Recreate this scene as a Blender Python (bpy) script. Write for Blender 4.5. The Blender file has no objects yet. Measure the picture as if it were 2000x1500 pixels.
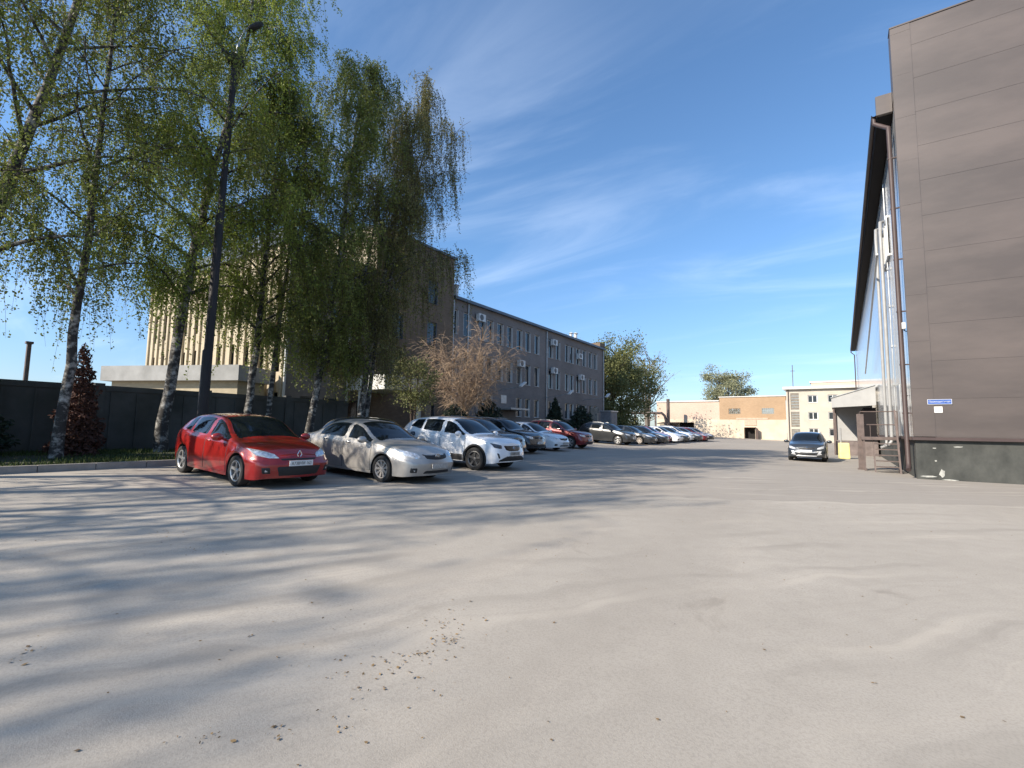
import bpy, bmesh, math, random
import numpy as np
from mathutils import Vector, Matrix
from mathutils.bvhtree import BVHTree

S = bpy.context.scene
COL = S.collection
R = math.radians
PI = math.pi

# ------------------------------------------------------------------ camera
cam_d = bpy.data.cameras.new("camera")
cam_d.sensor_width = 36.0
cam_d.lens = 36.0 * 945.0 / 2000.0
cam_d.clip_start = 0.05
cam_d.clip_end = 3000
cam = bpy.data.objects.new("camera", cam_d)
COL.objects.link(cam)
YAW, PITCH, ROLL = R(34.3), R(5.2), R(0.85)
_f = Vector((-math.sin(YAW) * math.cos(PITCH), math.cos(YAW) * math.cos(PITCH), math.sin(PITCH)))
_r = Vector((math.cos(YAW), math.sin(YAW), 0))
_u = _r.cross(_f)
_R = math.cos(ROLL) * _r + math.sin(ROLL) * _u
_U = math.cos(ROLL) * _u - math.sin(ROLL) * _r
cam.matrix_world = Matrix((
    (_R.x, _U.x, -_f.x, 0), (_R.y, _U.y, -_f.y, 0), (_R.z, _U.z, -_f.z, 1.5), (0, 0, 0, 1)))
S.camera = cam

# ------------------------------------------------------------------ light
SUN_AZ, SUN_EL = R(27.0), R(33.0)          # the sun stands behind the camera, over its left shoulder
SHADOW = Vector((math.sin(SUN_AZ) * math.cos(SUN_EL), math.cos(SUN_AZ) * math.cos(SUN_EL), -math.sin(SUN_EL)))
sun_d = bpy.data.lights.new("sun", "SUN")
sun_d.energy = 4.9
sun_d.angle = R(0.53)
sun_d.color = (1.0, 0.90, 0.77)
sun = bpy.data.objects.new("sun", sun_d)
sun.rotation_euler = SHADOW.to_track_quat('-Z', 'Y').to_euler()
COL.objects.link(sun)

W = bpy.data.worlds.new("World")
S.world = W
W.use_nodes = True
nt = W.node_tree
nt.nodes.clear()
N = nt.nodes.new
L = nt.links.new
w_out = N("ShaderNodeOutputWorld")
w_bg = N("ShaderNodeBackground")
sky = N("ShaderNodeTexSky")
sky.sky_type = 'NISHITA'
sky.sun_disc = False
sky.sun_elevation = SUN_EL
sky.sun_rotation = R(180) + SUN_AZ
sky.altitude = 150
sky.air_density = 1.0
sky.dust_density = 0.6
sky.ozone_density = 3.0
w_bg.inputs[1].default_value = 0.130
tc = N("ShaderNodeTexCoord")
sep = N("ShaderNodeSeparateXYZ")
L(tc.outputs["Generated"], sep.inputs[0])


def wmath(op, a, b=None, clamp=False):
    n = N("ShaderNodeMath")
    n.operation = op
    n.use_clamp = clamp
    for i, v in enumerate((a, b)):
        if v is None:
            continue
        if isinstance(v, (int, float)):
            n.inputs[i].default_value = v
        else:
            L(v, n.inputs[i])
    return n.outputs[0]


zc = wmath('MAXIMUM', sep.outputs[2], 0.03)
zq = wmath('ADD', zc, 0.10)
cx_ = wmath('DIVIDE', sep.outputs[0], zq)
cy_ = wmath('DIVIDE', sep.outputs[1], zq)
comb = N("ShaderNodeCombineXYZ")
L(cx_, comb.inputs[0])
L(cy_, comb.inputs[1])
mp = N("ShaderNodeMapping")
mp.inputs["Rotation"].default_value = (0, 0, R(-28))
mp.inputs["Scale"].default_value = (0.42, 1.15, 1)
mp.inputs["Location"].default_value = (7.4, 2.35, 0)
L(comb.outputs[0], mp.inputs[0])
n1 = N("ShaderNodeTexNoise")
n1.inputs["Scale"].default_value = 1.5
n1.inputs["Detail"].default_value = 10
n1.inputs["Roughness"].default_value = 0.58
n1.inputs["Distortion"].default_value = 1.1
L(mp.outputs[0], n1.inputs["Vector"])
n2 = N("ShaderNodeTexNoise")
n2.inputs["Scale"].default_value = 0.55
n2.inputs["Detail"].default_value = 2
L(comb.outputs[0], n2.inputs["Vector"])
cr = N("ShaderNodeMapRange")
cr.interpolation_type = 'SMOOTHSTEP'
cr.inputs[1].default_value = 0.44
cr.inputs[2].default_value = 0.80
L(n1.outputs[0], cr.inputs[0])
cr2 = N("ShaderNodeMapRange")
cr2.interpolation_type = 'SMOOTHSTEP'
cr2.inputs[1].default_value = 0.30
cr2.inputs[2].default_value = 0.52
L(n2.outputs[0], cr2.inputs[0])
cl = wmath('MULTIPLY', cr.outputs[0], cr2.outputs[0])
cl = wmath('MULTIPLY', cl, 0.17, True)
mx = N("ShaderNodeMix")
mx.data_type = 'RGBA'
L(cl, mx.inputs[0])
tint = N("ShaderNodeMix")
tint.data_type = 'RGBA'
tint.blend_type = 'MULTIPLY'
tint.inputs[0].default_value = 1.0
L(sky.outputs[0], tint.inputs[6])
tz = N("ShaderNodeMapRange")
tz.interpolation_type = 'SMOOTHSTEP'
tz.inputs[1].default_value = -0.05
tz.inputs[2].default_value = 0.42
L(sep.outputs[2], tz.inputs[0])
tcol = N("ShaderNodeMix")
tcol.data_type = 'RGBA'
L(tz.outputs[0], tcol.inputs[0])
tcol.inputs[6].default_value = (0.62, 0.68, 0.83, 1)
tcol.inputs[7].default_value = (0.78, 0.96, 1.06, 1)
L(tcol.outputs[2], tint.inputs[7])
L(tint.outputs[2], mx.inputs[6])
mx.inputs[7].default_value = (6.6, 7.4, 8.6, 1)
L(mx.outputs[2], w_bg.inputs[0])
L(w_bg.outputs[0], w_out.inputs[0])

S.view_settings.view_transform = 'Standard'
S.view_settings.look = 'None'
S.view_settings.exposure = 0.72
S.view_settings.gamma = 1.0
S.render.engine = 'CYCLES'
S.cycles.max_bounces = 6
S.cycles.transparent_max_bounces = 4
S.cycles.use_denoising = True

# ------------------------------------------------------------------ materials
MATS = {}


def mat(name, col, rough=0.8, metal=0.0, var=0.0, scale=4.0, col2=None, spec=0.5, bump=0.0, bscale=30.0,
        stretch=(1, 1, 1), coat=0.0, coords="Object", detail=6, lo=0.35, hi=0.65, attr=None, transl=0.0, rvar=0.0):
    """Principled material; col is mixed to col2 by noise."""
    if name in MATS:
        return MATS[name]
    m = bpy.data.materials.new(name)
    m.use_nodes = True
    t = m.node_tree
    b = t.nodes["Principled BSDF"]
    b.inputs["Roughness"].default_value = rough
    b.inputs["Metallic"].default_value = metal
    b.inputs["Specular IOR Level"].default_value = spec
    b.inputs["Coat Weight"].default_value = coat
    b.inputs["Coat Roughness"].default_value = 0.05
    c = tuple(col) + (1,)
    b.inputs["Base Color"].default_value = c
    src = None
    co = t.nodes.new("ShaderNodeTexCoord")
    mpn = t.nodes.new("ShaderNodeMapping")
    mpn.inputs["Scale"].default_value = stretch
    t.links.new(co.outputs[coords], mpn.inputs[0])
    if attr:
        a = t.nodes.new("ShaderNodeAttribute")
        a.attribute_name = attr
        src = a.outputs["Fac"]
    elif var > 0 or col2:
        nz = t.nodes.new("ShaderNodeTexNoise")
        nz.inputs["Scale"].default_value = scale
        nz.inputs["Detail"].default_value = detail
        nz.inputs["Roughness"].default_value = 0.6
        t.links.new(mpn.outputs[0], nz.inputs["Vector"])
        r = t.nodes.new("ShaderNodeMapRange")
        r.inputs[1].default_value = lo
        r.inputs[2].default_value = hi
        t.links.new(nz.outputs[0], r.inputs[0])
        src = r.outputs[0]
    if src is not None:
        mix = t.nodes.new("ShaderNodeMix")
        mix.data_type = 'RGBA'
        t.links.new(src, mix.inputs[0])
        if col2 is None:
            mix.inputs[6].default_value = tuple(x * (1 - var) for x in col) + (1,)
            mix.inputs[7].default_value = tuple(min(1, x * (1 + var)) for x in col) + (1,)
        else:
            mix.inputs[6].default_value = c
            mix.inputs[7].default_value = tuple(col2) + (1,)
        t.links.new(mix.outputs[2], b.inputs["Base Color"])
        csrc = mix.outputs[2]
    else:
        csrc = None
    if bump > 0:
        nb = t.nodes.new("ShaderNodeTexNoise")
        nb.inputs["Scale"].default_value = bscale
        nb.inputs["Detail"].default_value = 4
        t.links.new(mpn.outputs[0], nb.inputs["Vector"])
        bp = t.nodes.new("ShaderNodeBump")
        bp.inputs["Strength"].default_value = bump
        bp.inputs["Distance"].default_value = 0.02
        t.links.new(nb.outputs[0], bp.inputs["Height"])
        t.links.new(bp.outputs[0], b.inputs["Normal"])
    if transl > 0:
        out = t.nodes["Material Output"]
        tr = t.nodes.new("ShaderNodeBsdfTranslucent")
        tr.inputs[0].default_value = c
        if csrc is not None:
            t.links.new(csrc, tr.inputs[0])
        ms = t.nodes.new("ShaderNodeMixShader")
        ms.inputs[0].default_value = transl
        t.links.new(b.outputs[0], ms.inputs[1])
        t.links.new(tr.outputs[0], ms.inputs[2])
        t.links.new(ms.outputs[0], out.inputs[0])
    MATS[name] = m
    return m


# ------------------------------------------------------------------ mesh helpers
class MB:
    def __init__(self):
        self.v, self.f, self.m = [], [], []

    def quad(self, a, b, c, d, mi=0):
        n = len(self.v)
        self.v += [tuple(a), tuple(b), tuple(c), tuple(d)]
        self.f.append((n, n + 1, n + 2, n + 3))
        self.m.append(mi)

    def box(self, x0, x1, y0, y1, z0, z1, mi=0):
        n = len(self.v)
        self.v += [(x0, y0, z0), (x1, y0, z0), (x1, y1, z0), (x0, y1, z0),
                   (x0, y0, z1), (x1, y0, z1), (x1, y1, z1), (x0, y1, z1)]
        for q in ((0, 3, 2, 1), (4, 5, 6, 7), (0, 1, 5, 4), (1, 2, 6, 5), (2, 3, 7, 6), (3, 0, 4, 7)):
            self.f.append(tuple(n + i for i in q))
            self.m.append(mi)

    def obox(self, o, u, v, w, mi=0):
        """box from a corner and three edge vectors"""
        o, u, v, w = Vector(o), Vector(u), Vector(v), Vector(w)
        n = len(self.v)
        for k in (0, 1):
            for p in (o, o + u, o + u + v, o + v):
                self.v.append(tuple(p + w * k))
        for q in ((0, 3, 2, 1), (4, 5, 6, 7), (0, 1, 5, 4), (1, 2, 6, 5), (2, 3, 7, 6), (3, 0, 4, 7)):
            self.f.append(tuple(n + i for i in q))
            self.m.append(mi)

    def tube(self, pts, radii, n=8, mi=0, cap=True):
        pts = [Vector(p) for p in pts]
        if not hasattr(radii, '__len__'):
            radii = [radii] * len(pts)
        base = len(self.v)
        ref = None
        for i, p in enumerate(pts):
            d = (pts[min(i + 1, len(pts) - 1)] - pts[max(i - 1, 0)])
            if d.length < 1e-9:
                d = Vector((0, 0, 1))
            d.normalize()
            if ref is None:
                ref = d.orthogonal().normalized()
            a = (ref - d * ref.dot(d))
            a = a.normalized() if a.length > 1e-6 else d.orthogonal().normalized()
            ref = a
            b = d.cross(a)
            for k in range(n):
                t = 2 * PI * k / n
                self.v.append(tuple(p + (a * math.cos(t) + b * math.sin(t)) * radii[i]))
        for i in range(len(pts) - 1):
            for k in range(n):
                k2 = (k + 1) % n
                self.f.append((base + i * n + k, base + i * n + k2, base + (i + 1) * n + k2, base + (i + 1) * n + k))
                self.m.append(mi)
        if cap:
            self.f.append(tuple(base + k for k in reversed(range(n))))
            self.m.append(mi)
            e = base + (len(pts) - 1) * n
            self.f.append(tuple(e + k for k in range(n)))
            self.m.append(mi)

    def lathe(self, prof, n=24, mi=0, axis='y', o=(0, 0, 0), mfun=None):
        """prof: list of (r, h); revolved round axis"""
        base = len(self.v)
        for r, h in prof:
            for k in range(n):
                t = 2 * PI * k / n
                c, s = r * math.cos(t), r * math.sin(t)
                if axis == 'y':
                    p = (o[0] + c, o[1] + h, o[2] + s)
                elif axis == 'z':
                    p = (o[0] + c, o[1] + s, o[2] + h)
                else:
                    p = (o[0] + h, o[1] + c, o[2] + s)
                self.v.append(p)
        for i in range(len(prof) - 1):
            for k in range(n):
                k2 = (k + 1) % n
                self.f.append((base + i * n + k, base + (i + 1) * n + k, base + (i + 1) * n + k2, base + i * n + k2))
                self.m.append(mi if mfun is None else mfun(i, k))

    def grid(self, pts, mi=0, mfun=None):
        """pts[i][j] points"""
        base = len(self.v)
        ni, nj = len(pts), len(pts[0])
        for row in pts:
            for p in row:
                self.v.append(tuple(p))
        for i in range(ni - 1):
            for j in range(nj - 1):
                self.f.append((base + i * nj + j, base + i * nj + j + 1, base + (i + 1) * nj + j + 1, base + (i + 1) * nj + j))
                self.m.append(mi if mfun is None else mfun(i, j))

    def mesh(self, name, mats, smooth=False, angle=35, merge=False, recalc=True):
        me = bpy.data.meshes.new(name)
        me.from_pydata(self.v, [], self.f)
        if not isinstance(mats, (list, tuple)):
            mats = [mats]
        for m in mats:
            me.materials.append(m)
        if len(mats) > 1:
            me.polygons.foreach_set("material_index", self.m)
        if merge or recalc:
            bm = bmesh.new()
            bm.from_mesh(me)
            if merge:
                bmesh.ops.remove_doubles(bm, verts=bm.verts, dist=1e-4)
                bmesh.ops.dissolve_degenerate(bm, edges=bm.edges, dist=1e-5)
            bmesh.ops.recalc_face_normals(bm, faces=bm.faces)
            bm.to_mesh(me)
            bm.free()
        if smooth:
            me.polygons.foreach_set("use_smooth", [True] * len(me.polygons))
            me.set_sharp_from_angle(angle=R(angle))
        me.update()
        return me


def link(name, me, parent=None, loc=None, kind=None):
    o = bpy.data.objects.new(name, me)
    COL.objects.link(o)
    if parent is not None:
        o.parent = parent
    if loc is not None:
        o.location = loc
    if kind:
        o["kind"] = kind
    return o


def put(name, mb, mats, parent=None, smooth=False, angle=35, **k):
    return link(name, mb.mesh(name, mats, smooth, angle), parent, **k)


def tag(o, label, cat, group=None):
    o["label"] = label
    o["category"] = cat
    if group:
        o["group"] = group
    return o


def thing(name, label, cat, loc=(0, 0, 0), rot=(0, 0, 0), group=None):
    o = bpy.data.objects.new(name, None)
    o.empty_display_size = 0.3
    COL.objects.link(o)
    o.location = loc
    o.rotation_euler = rot
    return tag(o, label, cat, group)


def copy_tree(o, parent=None):
    c = o.copy()
    COL.objects.link(c)
    if parent is not None:
        c.parent = parent
    for ch in list(o.children):
        copy_tree(ch, c)
    return c


def gz(x):
    return float(np.interp(x, [-17, -10, 0], [0.5, 0.2, 0.0]))


# ------------------------------------------------------------------ ground
def ground_material():
    m = bpy.data.materials.new("dusty_asphalt")
    m.use_nodes = True
    t = m.node_tree
    b = t.nodes["Principled BSDF"]
    b.inputs["Roughness"].default_value = 0.92
    b.inputs["Specular IOR Level"].default_value = 0.25
    NN, LL = t.nodes.new, t.links.new
    co = NN("ShaderNodeTexCoord")

    def noise(scale, detail, st=(1, 1, 1), rot=0.0, rough=0.6, dist=0.0):
        mpn = NN("ShaderNodeMapping")
        mpn.inputs["Scale"].default_value = st
        mpn.inputs["Rotation"].default_value = (0, 0, rot)
        LL(co.outputs["Object"], mpn.inputs[0])
        n = NN("ShaderNodeTexNoise")
        n.inputs["Scale"].default_value = scale
        n.inputs["Detail"].default_value = detail
        n.inputs["Roughness"].default_value = rough
        n.inputs["Distortion"].default_value = dist
        LL(mpn.outputs[0], n.inputs["Vector"])
        return n.outputs[0]

    def rng(s, a, bb, c=0.0, d=1.0, smooth=True):
        r = NN("ShaderNodeMapRange")
        if smooth:
            r.interpolation_type = 'SMOOTHSTEP'
        for i, v in enumerate((a, bb, c, d)):
            r.inputs[i + 1].default_value = v
        LL(s, r.inputs[0])
        return r.outputs[0]

    def mixc(f, a, c):
        x = NN("ShaderNodeMix")
        x.data_type = 'RGBA'
        LL(f, x.inputs[0])
        for i, v in ((6, a), (7, c)):
            if isinstance(v, tuple):
                x.inputs[i].default_value = v + (1,)
            else:
                LL(v, x.inputs[i])
        return x.outputs[2]

    def mul(a, c):
        x = NN("ShaderNodeMath")
        x.operation = 'MULTIPLY'
        for i, v in enumerate((a, c)):
            if isinstance(v, (int, float)):
                x.inputs[i].default_value = v
            else:
                LL(v, x.inputs[i])
        return x.outputs[0]
    big = rng(noise(0.11, 4, dist=0.5), 0.36, 0.66)
    base = mixc(big, (0.350, 0.318, 0.272), (0.415, 0.378, 0.325))
    streak = rng(noise(0.55, 5, (1.0, 0.10, 1), R(-14), 0.55), 0.48, 0.74, 0, 0.55)
    base = mixc(streak, base, (0.300, 0.268, 0.228))
    lights = rng(noise(0.8, 5, (1.0, 0.13, 1), R(8), 0.55), 0.55, 0.80, 0, 0.6)
    base = mixc(lights, base, (0.46, 0.408, 0.34))
    stain = rng(noise(0.7, 4, dist=1.4), 0.62, 0.76, 0, 0.45)
    base = mixc(stain, base, (0.20, 0.175, 0.145))
    mid = rng(noise(4.0, 6), 0.35, 0.70, 0, 0.22)
    base = mixc(mid, base, (0.27, 0.242, 0.205))
    fine = rng(noise(60, 4), 0.42, 0.66, 0, 0.30)
    base = mixc(fine, base, (0.20, 0.18, 0.155))
    grit = rng(noise(150, 2), 0.58, 0.70, 0, 0.38)
    base = mixc(grit, base, (0.47, 0.425, 0.36))
    # older, darker surface beyond a wandering joint, and curved tyre sweeps
    sp = NN("ShaderNodeSeparateXYZ")
    LL(co.outputs["Object"], sp.inputs[0])

    def m2(op, a, c):
        x = NN("ShaderNodeMath")
        x.operation = op
        for i, v in enumerate((a, c)):
            if isinstance(v, (int, float)):
                x.inputs[i].default_value = v
            else:
                LL(v, x.inputs[i])
        return x.outputs[0]
    wob = m2('MULTIPLY', m2('SUBTRACT', noise(0.35, 3), 0.5), 1.6)
    dj = m2('ADD', m2('SUBTRACT', m2('MULTIPLY', sp.outputs[1], 0.84), m2('MULTIPLY', sp.outputs[0], 0.54)), wob)
    dj = m2('SUBTRACT', dj, 10.8)
    far = rng(dj, -0.06, 0.10, 0, 0.45)
    base = mixc(far, base, (0.255, 0.230, 0.202))
    ln_ = m2('MULTIPLY', rng(m2('ABSOLUTE', dj, 0), 0.0, 0.07, 0.40, 0.0), rng(noise(1.1, 3), .45, .6))
    base = mixc(ln_, base, (0.12, 0.108, 0.095))
    rx, ry = m2('SUBTRACT', sp.outputs[0], 14.0), m2('SUBTRACT', sp.outputs[1], -6.0)
    rad = m2('SQRT', m2('ADD', m2('MULTIPLY', rx, rx), m2('MULTIPLY', ry, ry)), 0)
    w1 = NN("ShaderNodeTexNoise")
    w1.noise_dimensions = '1D'
    w1.inputs["Scale"].default_value = 2.6
    w1.inputs["Detail"].default_value = 4
    LL(m2('ADD', rad, wob), w1.inputs["W"])
    sw = m2('MULTIPLY', rng(w1.outputs[0], .50, .70, 0, .48), rng(noise(.25, 2), .40, .60))
    base = mixc(sw, base, (0.245, 0.222, 0.19))
    sw2 = m2('MULTIPLY', rng(w1.outputs[0], .46, .30, 0, .42), rng(noise(.3, 2), .42, .62))
    base = mixc(sw2, base, (0.48, 0.43, 0.36))
    LL(base, b.inputs["Base Color"])
    bp = NN("ShaderNodeBump")
    bp.inputs["Strength"].default_value = 0.35
    bp.inputs["Distance"].default_value = 0.006
    LL(noise(120, 4), bp.inputs["Height"])
    LL(bp.outputs[0], b.inputs["Normal"])
    return m


M_GROUND = ground_material()
mb = MB()
xs = [-600, -120, -40, -17, -15.5, -14.45, -13, -11.5, -10, -8, -6, -4, -2, 0, 2, 6, 20, 120, 600]
ys = [-600, -120, -40, -20, -10, -4, 0, 4, 8, 12, 16, 20, 30, 45, 60, 90, 150, 300, 700]
mb.grid([[(x, y, gz(x)) for y in ys] for x in xs])
put("ground", mb, M_GROUND, smooth=True, kind="structure")

M_KERB = mat("kerb_concrete", (0.30, 0.28, 0.25), 0.95, col2=(0.20, 0.19, 0.17), scale=3, bump=0.3)
mb = MB()
y = -30.0
while y < 14.5:
    mb.box(-14.60, -14.45, y, y + 0.985, gz(-14.5) - 0.1, gz(-14.5) + 0.15)
    y += 1.0
x = -15.6
while x > -17.6:
    mb.box(x, x + 0.985, 14.5, 14.65, gz(x) - 0.1, gz(-14.5) + 0.15)
    x -= 1.0
mb.box(-17.6, -17.45, 14.65, 62, 0.35, 0.67)
put("kerb", mb, M_KERB, kind="structure")

M_SOIL = mat("lawn_soil", (0.030, 0.040, 0.014), 1.0, col2=(0.055, 0.050, 0.026), scale=1.3, bump=0.6, bscale=12)
mb = MB()
rows = []
for i in range(24):
    x = -14.60 - i * (24.0 - 14.60) / 23
    rows.append([(x, yy, 0.515 + min(0.11, (-14.6 - x) * 0.05) + 0.02 * math.sin(yy * 1.3 + x * 2) * (1 if i else 0)) for yy in
                 [(-30 + 3 * k) for k in range(15)] + [14.5]])
mb.grid(rows)
rows = []
for i in range(14):
    x = -17.6 - i * 0.5
    rows.append([(x, yy, 0.625 + 0.02 * math.sin(yy * 1.3 + x * 2)) for yy in [14.5 + 2.5 * k for k in range(20)]])
mb.grid(rows)
put("grass_strip", mb, M_SOIL, smooth=True, kind="structure")


def strip_z(x):
    return 0.515 + min(0.11, max(0, (-14.6 - x) * 0.05))


def np_mesh(name, V, F4, mats, tint=None, fm=None):
    """fast mesh from arrays of verts and quads"""
    V = np.asarray(V, np.float32).reshape(-1, 3)
    F4 = np.asarray(F4, np.int32).reshape(-1, 4)
    me = bpy.data.meshes.new(name)
    me.vertices.add(len(V))
    me.vertices.foreach_set("co", V.ravel())
    me.loops.add(F4.size)
    me.loops.foreach_set("vertex_index", F4.ravel())
    me.polygons.add(len(F4))
    me.polygons.foreach_set("loop_start", np.arange(0, F4.size, 4, dtype=np.int32))
    for m in (mats if isinstance(mats, (list, tuple)) else [mats]):
        me.materials.append(m)
    if fm is not None:
        me.polygons.foreach_set("material_index", np.asarray(fm, np.int32))
    me.update(calc_edges=True)
    if tint is not None:
        a = me.attributes.new("tint", 'FLOAT', 'POINT')
        a.data.foreach_set("value", np.asarray(tint, np.float32))
    return me


def leaf_quads(rng, P, size, up=0.0, long=1.5):
    """diamond leaves at points P with random orientation; returns verts (n*4,3)"""
    n = len(P)
    d = rng.normal(size=(n, 3))
    d[:, 2] -= up
    d /= np.linalg.norm(d, axis=1, keepdims=True) + 1e-9
    e = rng.normal(size=(n, 3))
    e -= d * (e * d).sum(1, keepdims=True)
    e /= np.linalg.norm(e, axis=1, keepdims=True) + 1e-9
    s = (size * rng.uniform(0.6, 1.3, n))[:, None]
    a, b = d * s * long * 0.5, e * s * 0.5
    V = np.stack([P - a, P + b, P + a, P - b], 1)
    return V.reshape(-1, 3)


M_GRASS = mat("grass_blades", (0.035, 0.060, 0.012), 0.9, col2=(0.075, 0.095, 0.025), attr="tint", transl=0.25)
rg = np.random.default_rng(5)
n = 26000
gx = -14.62 - rg.random(n) ** 1.1 * 3.7
gy = -3.0 + rg.random(n) * 17.4
keep = (np.sin(gx * 2.1 + 1) + np.sin(gy * 1.7) + np.sin(gx * 1.1 + gy * 0.8) + rg.normal(0, .8, n)) > -1.0
gx, gy = gx[keep], gy[keep]
n = len(gx)
gzv = 0.50 + np.minimum(0.11, (-14.6 - gx) * 0.05)
h = rg.uniform(0.04, 0.14, n)
ang = rg.uniform(0, 2 * PI, n)
dx, dy = np.cos(ang) * 0.012, np.sin(ang) * 0.012
lean = rg.normal(0, 0.035, (n, 2))
V = np.zeros((n, 4, 3))
V[:, 0] = np.stack([gx - dx, gy - dy, gzv], 1)
V[:, 1] = np.stack([gx + dx, gy + dy, gzv], 1)
V[:, 2] = np.stack([gx + dx * .2 + lean[:, 0], gy + dy * .2 + lean[:, 1], gzv + h], 1)
V[:, 3] = np.stack([gx - dx * .2 + lean[:, 0], gy - dy * .2 + lean[:, 1], gzv + h], 1)
link("grass", np_mesh("grass", V.reshape(-1, 3), np.arange(n * 4), M_GRASS, np.repeat(rg.random(n), 4)), kind="stuff")

# fallen catkins and dry leaf crumbs on the asphalt
M_LITTER = mat("dry_leaf", (0.26, 0.17, 0.075), 0.9, col2=(0.12, 0.08, 0.045), attr="tint")
P, sz = [], []
clusters = [(-2.31, 2.65, 40, 0.05), (-2.51, 2.78, 26, 0.09), (-2.28, 2.37, 26, 0.06), (-2.34, 1.96, 22, 0.12), (-2.06, 1.64, 12, 0.08), (-2.47, 1.2, 14, 0.05), (-2.28, 1.42, 14, 0.06), (-4.19, 0.92, 14, 0.08), (-6.96, 2.67, 10, 0.2), (-5.89, 2.7, 12, 0.15), (-2.44, 2.15, 26, 0.2), (-2.51, 3.02, 20, 0.15), (-3.1, 2.09, 16, 0.4), (-2.12, 2.03, 24, 0.3)]
for cx, cy, k, s in clusters:
    for _ in range(k):
        P.append((cx + rg.normal(0, s), cy + rg.normal(0, s * .8)))
        sz.append(rg.uniform(0.008, 0.022))
for _ in range(700):
    P.append((rg.uniform(-9, 4), rg.uniform(0.8, 12)))
    sz.append(rg.uniform(0.006, 0.018))
P = np.array([(x, yv, gz(x) + 0.006) for x, yv in P])
V = leaf_quads(rg, P, 1.0).reshape(-1, 4, 3)
V = P[:, None, :] + (V - P[:, None, :]) * np.array(sz)[:, None, None] * np.array([1, 1, 0.35])
V[:, :, 2] = np.maximum(V[:, :, 2], P[:, None, 2] - 0.003)
link("leaf_litter", np_mesh("leaf_litter", V.reshape(-1, 3), np.arange(len(P) * 4), M_LITTER, np.repeat(rg.random(len(P)), 4)), kind="stuff")

# ------------------------------------------------------------------ facades with real openings
M_WHITE = mat("white_frame", (0.58, 0.58, 0.56), 0.5, var=0.06, scale=2)
M_GLASS = mat("dark_window_glass", (0.015, 0.020, 0.026), 0.06, spec=0.6, var=0.25, scale=0.6)
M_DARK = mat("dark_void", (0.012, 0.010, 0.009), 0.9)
M_GALV = mat("galvanised_metal", (0.42, 0.43, 0.43), 0.45, metal=0.6, var=0.15, scale=3)


def facade(mb, o, u, nrm, Wd, Ht, openings, depth=0.16, mi=0):
    """front skin of a wall: o corner, u along, z up, nrm outward. openings (u0,u1,v0,v1) get reveals"""
    o, u, nrm = Vector(o), Vector(u), Vector(nrm)
    us = sorted({0.0, Wd, *[a for q in openings for a in q[:2]]})
    vs = sorted({0.0, Ht, *[a for q in openings for a in q[2:4]]})
    P = lambda a, b, d=0.0: o + u * a + Vector((0, 0, b)) - nrm * d
    for i in range(len(us) - 1):
        for j in range(len(vs) - 1):
            ca, cb = (us[i] + us[i + 1]) / 2, (vs[j] + vs[j + 1]) / 2
            if any(q[0] < ca < q[1] and q[2] < cb < q[3] for q in openings):
                continue
            mb.quad(P(us[i], vs[j]), P(us[i + 1], vs[j]), P(us[i + 1], vs[j + 1]), P(us[i], vs[j + 1]), mi)
    for a, b, c, d in [q[:4] for q in openings]:
        mb.quad(P(a, c), P(a, d), P(a, d, depth), P(a, c, depth), mi)
        mb.quad(P(b, c), P(b, d), P(b, d, depth), P(b, c, depth), mi)
        mb.quad(P(a, c), P(b, c), P(b, c, depth), P(a, c, depth), mi)
        mb.quad(P(a, d), P(b, d), P(b, d, depth), P(a, d, depth), mi)


def window(parent, o, u, nrm, a, b, c, d, depth=0.16, fw=0.07, mull=1, trans=0.0, fm=None, sill=True, reveal=True):
    o, u, nrm = Vector(o), Vector(u).normalized(), Vector(nrm)
    z = Vector((0, 0, 1))
    P = lambda x, y, dd: o + u * x + z * y - nrm * dd
    mb = MB()

    def bar(x0, x1, y0, y1, d0=depth - 0.055, d1=depth + 0.002):
        mb.obox(P(x0, y0, d1), u * (x1 - x0), z * (y1 - y0), nrm * (d1 - d0))
    e = 0.003
    bar(a + e, a + fw, c + e, d - e)
    bar(b - fw, b - e, c + e, d - e)
    bar(a + fw, b - fw, d - fw, d - e)
    bar(a + fw, b - fw, c + e, c + fw)
    for k in range(mull):
        x = a + (b - a) * (k + 1) / (mull + 1)
        bar(x - fw * .45, x + fw * .45, c + fw, d - fw)
    if trans > 0:
        y = c + (d - c) * trans
        bar(a + fw, b - fw, y - fw * .4, y + fw * .4, depth - 0.05)
    if reveal:
        bar(a + e, a + 0.03, c + 0.03, d - 0.03, -0.004, depth - 0.06)
        bar(b - 0.03, b - e, c + 0.03, d - 0.03, -0.004, depth - 0.06)
    if sill:
        bar(a - 0.05, b + 0.05, c - 0.045, c - e, -0.05, depth - 0.06) if False else mb.obox(
            P(a + 0.005, c + 0.004, depth - 0.06), u * (b - a - 0.01), z * 0.022, nrm * (depth + 0.0))
    fr = put("window", mb, fm or M_WHITE, parent)
    g = MB()
    g.obox(P(a + fw * .5, c + fw * .5, depth - 0.012), u * (b - a - fw), z * (d - c - fw), nrm * 0.01)
    put("pane", g, M_GLASS, fr)
    return fr


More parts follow.
